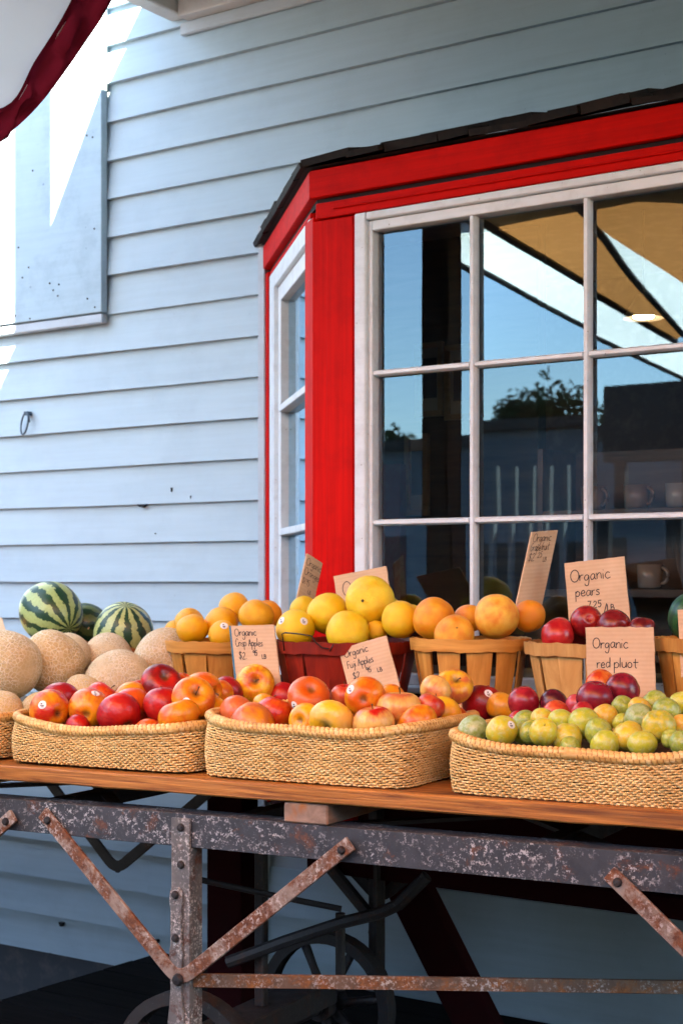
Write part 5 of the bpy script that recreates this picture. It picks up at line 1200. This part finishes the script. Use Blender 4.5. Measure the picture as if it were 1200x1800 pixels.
def sticker(o, f, dx, dy, rr=.0095):
    me = o.data; M = o.matrix_world.copy() if False else Matrix.LocRotScale(o.location, o.rotation_quaternion, o.scale); Mi = M.inverted()
    bv = BVHTree.FromPolygons([v.co for v in me.vertices], [p.vertices for p in me.polygons])
    t = f['t']; rp = rr * F / t; vs = []; hit_ok = True; o_l = Mi @ CAM
    def cast(x, y):
        d = (Mi.to_3x3() @ ray(x, y)).normalized(); h = bv.ray_cast(o_l, d)
        return None if h[0] is None else h[0] + h[1] * .012 * (1 if h[1].dot(d) < 0 else -1)
    cx, cy = f['x'] + dx, f['y'] + dy; c = cast(cx, cy)
    if c is None: return
    vs = [c]; ring_n = 14
    sq = math.sqrt(max(.2, 1 - min(.96, (dx * dx + dy * dy) / (f['r'] ** 2))))
    ang = math.atan2(dy, dx)
    for ring in (.5, 1.0):
        for k in range(ring_n):
            a = 2 * math.pi * k / ring_n; u, v = math.cos(a) * rp * ring * sq, math.sin(a) * rp * ring * 1.0
            q = cast(cx + u * math.cos(ang) - v * math.sin(ang), cy + u * math.sin(ang) + v * math.cos(ang)); vs.append(q if q is not None else vs[-1])
    m = MB(); fs = [(0, 1 + k, 1 + (k + 1) % ring_n) for k in range(ring_n)] + [(1 + k, 1 + ring_n + k, 1 + ring_n + (k + 1) % ring_n, 1 + (k + 1) % ring_n) for k in range(ring_n)]
    m.add(vs, fs); m.build('sticker', MATS['sticker_white'], o, smooth=True, fixn=True)
    # a few dark print marks
    pr_ = MB()
    for (u0, v0, u1, v1) in ((-.5, .1, .4, .28), (-.3, .4, .35, .52), (-.45, -.35, .0, -.1)):
        q = [cast(cx + u * rp * sq, cy + v * rp) for u, v in ((u0, v0), (u1, v0), (u1, v1), (u0, v1))]
        if all(p is not None for p in q):
            n_ = (q[1] - q[0]).cross(q[2] - q[0]).normalized(); tw = (o_l - q[0]).normalized(); n_ = n_ if n_.dot(tw) > 0 else -n_
            pr_.add([p + n_ * .012 for p in q], [(0, 1, 2, 3)])
    if pr_.v: pr_.build('sticker_print', MATS['sticker_ink'], o, fixn=False)
COUNT = {}
def place(f):
    P, r = geom(f); k = COUNT.get(f['kind'], 0); COUNT[f['kind']] = k + 1; lst = SH[f['kind']]
    o = put(f['name'], lst[k % len(lst)], None, P); o.rotation_mode = 'QUATERNION'; o.rotation_quaternion = orient(f)
    sc = r * (1.06 if f['kind'] == 'apple' else 1.02); js = .10 if f['kind'] in ('pluot', 'redfruit', 'apple', 'melon') else .03; o.scale = (sc * RND.uniform(1 - js, 1 + js * .6), sc, sc * RND.uniform(1 - js, 1 + js * .6))
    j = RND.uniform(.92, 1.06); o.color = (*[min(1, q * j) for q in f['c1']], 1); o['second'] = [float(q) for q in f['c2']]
    tag(o, f['label'], f['cat'], f['group'])
    if f['kind'] == 'apple':
        if f['stem'] or (not (f['feat'] and f['feat'][0] == 'c') and RND.random() < .5): put('stem', STEM, o)
        if f['feat'] and f['feat'][0] == 'c': put('calyx', CALYX, o)
    if f['kind'] == 'citrus' and f['feat']: put('stem_button', BUTTON, o)
    if f['kind'] == 'pluot' and f['stem']:
        m = MB(); m.tube([(0, 0, .80), (.01, .02, 1.12)], [.035, .03], 6); m.build('stem', MATS['stem_brown'], o, smooth=True)
    if f['kind'] == 'pear' and f['feat']: q = put('calyx', CALYX, o); q.location = (0, 0, -.17)
    for s in f['stick']: sticker(o, f, *s, rr=.0095 if f['kind'] != 'pluot' else .008)
    return o
for f in FR: place(f)
# fruit lower down that carries the visible ones
VIS = [geom(f) for f in FR]
def hidden(P, r):
    x, y, D = px(P); rp = r * F / D; n = 0
    for (u, v) in ((0, 0), (-.8, 0), (.8, 0), (0, -.9), (-.6, -.6), (.6, -.6)):
        X, Y = x + u * rp, y + v * rp; ok = False
        for f in FR:
            if f['t'] < D and (f['x'] - X) ** 2 + (f['y'] - Y) ** 2 < (f['r'] * .97) ** 2: ok = True; break
        n += ok
    return n
def fill(kind, name, cat, label, group, region, rad, zs, c1, c2, rim_z, limit=16):
    a0, a1, b0, b1 = region; n = 0
    for z in zs:
        a = a0 + rad
        while a < a1 - rad * .5:
            b = b0 + rad
            while b < b1 - rad * .5:
                P = cart(a + RND.uniform(-.008, .008), b + RND.uniform(-.006, .006), z); ok = all((P - q).length > (rad + rr) * .93 for q, rr in VIS)
                if ok and n < limit and (z + rad < rim_z or hidden(P, rad) >= 5):
                    o = put(name, SH[kind][n % len(SH[kind])], None, P); o.rotation_mode = 'QUATERNION'; o.rotation_quaternion = Vector((RND.uniform(-1, 1), RND.uniform(-1, 1), .6)).to_track_quat('Z', 'Y')
                    o.scale = (rad * .95,) * 3; o.color = (*c1, 1); o['second'] = list(c2); tag(o, label, cat, group); VIS.append((P, rad)); n += 1
                b += rad * 1.9
            a += rad * 1.95
fill('apple', 'apple', 'apple', 'red apple buried under the top layer of the second straw basket', 'buried red apples', (-.815, -.375, .03, .385), .036, (ZD + .042, ZD + .10), RED, CRIM, ZD + .075, 22)
fill('apple', 'apple', 'apple', 'blushed apple buried under the top layer of the middle straw basket', 'buried blushed apples', (-.315, .112, .03, .385), .036, (ZD + .042, ZD + .10), ORG, PINK, ZD + .075, 22)
fill('pluot', 'pluot', 'pluot', 'green pluot buried under the top layer of the right straw basket', 'buried green pluots', (.225, .685, .03, .385), .026, (ZD + .032, ZD + .075, ZD + .11), g3, g1, ZD + .07, 18)
# ------------------------------------------------------------------ handwriting
def ell(cx, cy, rx, ry, n=14, s=1.7): return [(cx + rx * math.cos(s + i * 2 * math.pi / n), cy + ry * math.sin(s + i * 2 * math.pi / n)) for i in range(n + 1)]
GL = {'O': (1.5, [ell(.7, .95, .65, .98)]), 'r': (.75, [[(0, 1), (.05, 0)], [(.05, .55), (.25, .92), (.62, .92)]]), 'g': (1.0, [[(.78, .85), (.4, 1), (.05, .6), (.2, .1), (.6, .22), (.78, .85), (.78, -.2), (.6, -.85), (.2, -.8), (.1, -.5)]]),
      'a': (1.05, [[(.75, .85), (.4, 1), (.05, .55), (.25, .02), (.65, .3), (.76, .95), (.76, .25), (.98, 0)]]), 'n': (.95, [[(0, 1), (.05, 0)], [(.05, .55), (.35, .98), (.65, .8), (.72, 0)]]), 'i': (.35, [[(.05, .9), (.08, 0)], [(.09, 1.42), (.13, 1.50)]]),
      'c': (.95, [[(.78, .85), (.4, 1), (.05, .5), (.35, 0), (.85, .15)]]), 's': (.8, [[(.65, .9), (.3, 1), (.1, .75), (.5, .45), (.6, .15), (.3, 0), (0, .1)]]), 'p': (.95, [[(0, 1), (.02, -.95)], [(.02, .6), (.35, 1), (.78, .6), (.5, .05), (.05, .15)]]),
      'l': (.4, [[(.08, 1.9), (.08, 0)]]), 'e': (.95, [[(.08, .5), (.7, .55), (.5, 1), (.1, .7), (.15, .1), (.5, -.02), (.85, .2)]]), 'A': (1.15, [[(0, 0), (.25, 1.0), (.45, 1.9), (.65, 1.0), (.9, 0)], [(.12, .7), (.85, .72)]]),
      'C': (1.2, [[(.95, 1.6), (.5, 1.9), (.05, 1), (.4, 0), (1, .25)]]), 'F': (1.0, [[(.1, 1.8), (.1, 0)], [(.1, 1.8), (.9, 1.88)], [(.1, 1), (.7, 1.02)]]), 'u': (1.0, [[(0, 1), (.05, .2), (.4, 0), (.7, .3), (.75, 1)], [(.75, 1), (.8, 0)]]),
      'j': (.55, [[(.3, .95), (.32, -.5), (0, -.85)], [(.31, 1.38), (.34, 1.46)]]), 'd': (1.05, [[(.75, .8), (.35, 1), (.05, .5), (.3, 0), (.7, .3)], [(.78, 1.9), (.80, 0)]]), 't': (.9, [[(.4, 1.7), (.4, .2), (.7, 0)], [(0, 1.05), (.95, 1.05)]]),
      'o': (.95, [ell(.4, .5, .38, .5)]), 'f': (.7, [[(.7, 1.75), (.4, 1.6), (.35, 0)], [(.05, 1), (.7, 1)]]), '$': (1.0, [[(.8, 1.5), (.4, 1.75), (.1, 1.35), (.5, .95), (.8, .55), (.4, .15), (0, .4)], [(.45, 2.0), (.38, -.2)]]),
      '2': (1.1, [[(.1, 1.4), (.45, 1.8), (.8, 1.4), (.5, .7), (0, 0), (.95, .05)]]), '9': (.95, [[(.8, 1.4), (.4, 1.8), (.1, 1.3), (.4, 1), (.8, 1.5), (.72, 0)]]), '5': (.95, [[(.85, 1.8), (.2, 1.78), (.15, 1.05), (.6, 1.1), (.75, .5), (.45, 0), (.05, .15)]]),
      '7': (.95, [[(.05, 1.75), (.8, 1.75), (.3, 0)]]), '1': (.5, [[(.25, 1.8), (.25, 0)]]), 'L': (.85, [[(.05, 1.6), (.05, 0), (.7, .05)]]), 'B': (.95, [[(.05, 1.6), (.05, 0)], [(.05, 1.6), (.6, 1.4), (.5, .9), (.05, .85)], [(.05, .85), (.75, .7), (.68, .1), (.05, 0)]]),
      '/': (.75, [[(.6, 1.9), (0, -.3)]]), '.': (.35, [[(.08, .05), (.14, .12)]]), 'b': (.9, [[(.05, 1.7), (.05, 0)], [(.05, .6), (.4, .9), (.7, .5), (.4, 0), (.05, .1)]]), 'G': (1.25, [[(.95, 1.6), (.5, 1.9), (.05, 1), (.4, 0), (.95, .2), (.95, .85), (.55, .85)]]), ' ': (.7, [])}
SHARP = set('ALF7/1lt$')
def strokes(text, xh, slant=0.0, jit=.05, rnd=None):
    out = []; x = 0
    for ch in text:
        w, st = GL[ch]; dy = rnd.uniform(-jit, jit); sc = rnd.uniform(.94, 1.06)
        for s in st:
            p = [Vector(((x + q[0] * sc + q[1] * slant) * xh, (q[1] * sc + dy) * xh, 0)) for q in s]
            if len(p) > 2 and ch not in 'LF7A':
                r = smooth_rows([p], 4)[0]
            else: r = [p[i].lerp(p[i + 1], k / 3) for i in range(len(p) - 1) for k in range(3)] + [p[-1]]
            out.append(r)
        x += w
    return out, x * xh
def ribbon(m, pts, w, frame):
    O_, U, V, N = frame; k = len(pts); vs = []
    for i in range(k):
        t = (pts[min(i + 1, k - 1)] - pts[max(i - 1, 0)]); t = t.normalized() if t.length > 1e-9 else Vector((1, 0, 0)); s = Vector((-t.y, t.x, 0)) * (w / 2)
        for q in (pts[i] + s, pts[i] - s): vs.append(O_ + U * q.x + V * q.y + N * .0007)
    m.add(vs, [(2 * i, 2 * i + 1, 2 * i + 3, 2 * i + 2) for i in range(k - 1)])
def sign(tl, tr_, bl, bs, label, lines, pen=.0017, seed=0, edge=None, torn=0, slant=0.05, th=.0042):
    rnd = random.Random(seed); TL, TR, BL = (pt_c(*p, b) for p, b in zip((tl, tr_, bl), bs)); U = TR - TL; V = TL - BL; Wd, Ht = U.length, V.length
    u, v = U.normalized(), V.normalized(); n = u.cross(v).normalized()
    if n.dot(CAM - TL) < 0: n = -n
    r = empty('price_sign', label, 'sign', loc=BL, group='cardboard price signs')
    # outline in sheet units (0..1), slightly uneven edges
    pts = []
    def run(p, q, k, amp):
        for i in range(k):
            t = i / k; e = rnd.uniform(-1, 1) * amp if i else 0; a = Vector(p).lerp(Vector(q), t); d = (Vector(q) - Vector(p)); pts.append(Vector((a.x - d.y * e, a.y + d.x * e)))
    run((0, 0), (1, 0), 4, .004); run((1, 0), (1, 1), 6, .005); run((1, 1), (0, 1), 12, .004 + torn); run((0, 1), (0, 0), 6, .005)
    fr_ = [U * p.x + V * p.y for p in pts]; m = MB(); m.prism(fr_, -n * th); o = m.build('card', MATS['cardboard'], r)
    # card texture runs in its own frame
    w_ = n.cross(u).normalized(); M = Matrix((u, -n, w_)).transposed(); o.data.transform(M.inverted().to_4x4()); o.rotation_mode = 'QUATERNION'; o.rotation_quaternion = M.to_quaternion()
    m = MB(); un, vn = U, V
    for (text, x, y, xh, sl, wd) in lines:
        st, w = strokes(text, xh, slant + sl * 0, .06, rnd); base = un * x + vn * y; du = (u + v * sl).normalized()
        for s in st: ribbon(m, [Vector((q.x * wd, q.y, 0)) for q in s], pen * rnd.uniform(.9, 1.1), (base, du, v, n))
    if m.v:
        # make the ribbons face the camera side
        m.build('lettering', MATS['ink'], r, fixn=False)
    if edge:
        m = MB(); m.prism([U * -.018, U * .022, U * .022 + V, U * -.018 + V], n * .0006); m.build('edge_tape', MATS[edge], r)
    return r
sign((404, 1100), (481, 1098), (416, 1216), (.44, .44, .40), 'cardboard sign reading Organic Crisp Apples with blue left edge', [('Organic', .09, .84, .0096, 0, .95), ('Crisp Apples', .09, .68, .0094, 0, .78), ('$2.', .14, .49, .0096, .0, .95), ('95', .46, .54, .0066, 0, 1), ('LB', .66, .49, .0066, 0, 1)], edge='blue_edge', seed=3)
sign((595, 1141), (678, 1117), (617, 1230), (.44, .44, .40), 'tilted cardboard sign reading Organic Fuji Apples', [('Organic', .08, .80, .0096, 0, .98), ('Fuji Apples', .09, .58, .0094, 0, .80), ('$2.', .15, .35, .0096, 0, .95), ('95', .44, .41, .0068, 0, 1), ('LB', .66, .37, .0066, 0, 1.05)], seed=4)
sign((1028, 1103), (1147, 1102), (1032, 1225), (.43, .43, .40), 'torn-topped cardboard sign reading Organic red pluot', [('Organic', .10, .70, .0112, 0, 1.02), ('red', .155, .42, .0108, 0, 1.0), ('pluot', .41, .42, .0112, 0, 1.05)], seed=5, torn=.006, pen=.0018)
sign((991, 990), (1096, 978), (1001, 1118), (.66, .66, .62), 'tall cardboard sign reading Organic pears in the red pear basket', [('Organic', .08, .73, .0134, 0, 1.05), ('pears', .15, .52, .0125, 0, 1.0), ('7.25', .33, .35, .0085, .0, 1.15), ('/LB', .60, .29, .0085, 0, 1.1)], seed=6, pen=.002)
sign((935, 935), (980, 932), (901, 1092), (.66, .74, .60), 'narrow leaning cardboard sign reading Organic Grapefruit behind the slatted basket', [('Organic', .08, .885, .0105, 0, .9), ('Grapefruit', .06, .78, .0100, 0, .72), ('$2.', .06, .665, .0105, 0, 1.0), ('25', .40, .70, .007, 0, 1), ('LB', .64, .65, .0065, 0, 1)], seed=7, pen=.0013)
sign((540, 973), (567, 990), (512, 1098), (.68, .735, .64), 'small leaning cardboard sign reading Organic Oranges before the red corner post', [('Organic', .06, .86, .0088, 0, 1.0), ('Oranges', .06, .73, .0085, 0, 1.0), ('$1.95', .06, .60, .0080, 0, .9), ('LB', .5, .50, .0065, 0, 1)], seed=8, pen=.0012)
sign((586, 1013), (678, 995), (596, 1085), (.70, .70, .66), 'cardboard sign mostly hidden by the largest grapefruit, letter O showing', [('Organic', .13, .48, .0200, 0, .9)], seed=9, pen=.002)
sign((1190, 1072), (1290, 1066), (1196, 1190), (.46, .46, .42), 'cardboard sign cut off by the right edge of the frame', [], seed=10)
sign((118, 1044), (127, 1036), (158, 1104), (.86, .93, .80), 'brown card seen nearly edge-on behind the watermelons', [], seed=11, th=.006)
sign((-60, 1078), (4, 1086), (-44, 1140), (.80, .80, .70), 'brown card at the left frame edge behind the melons', [], seed=12)
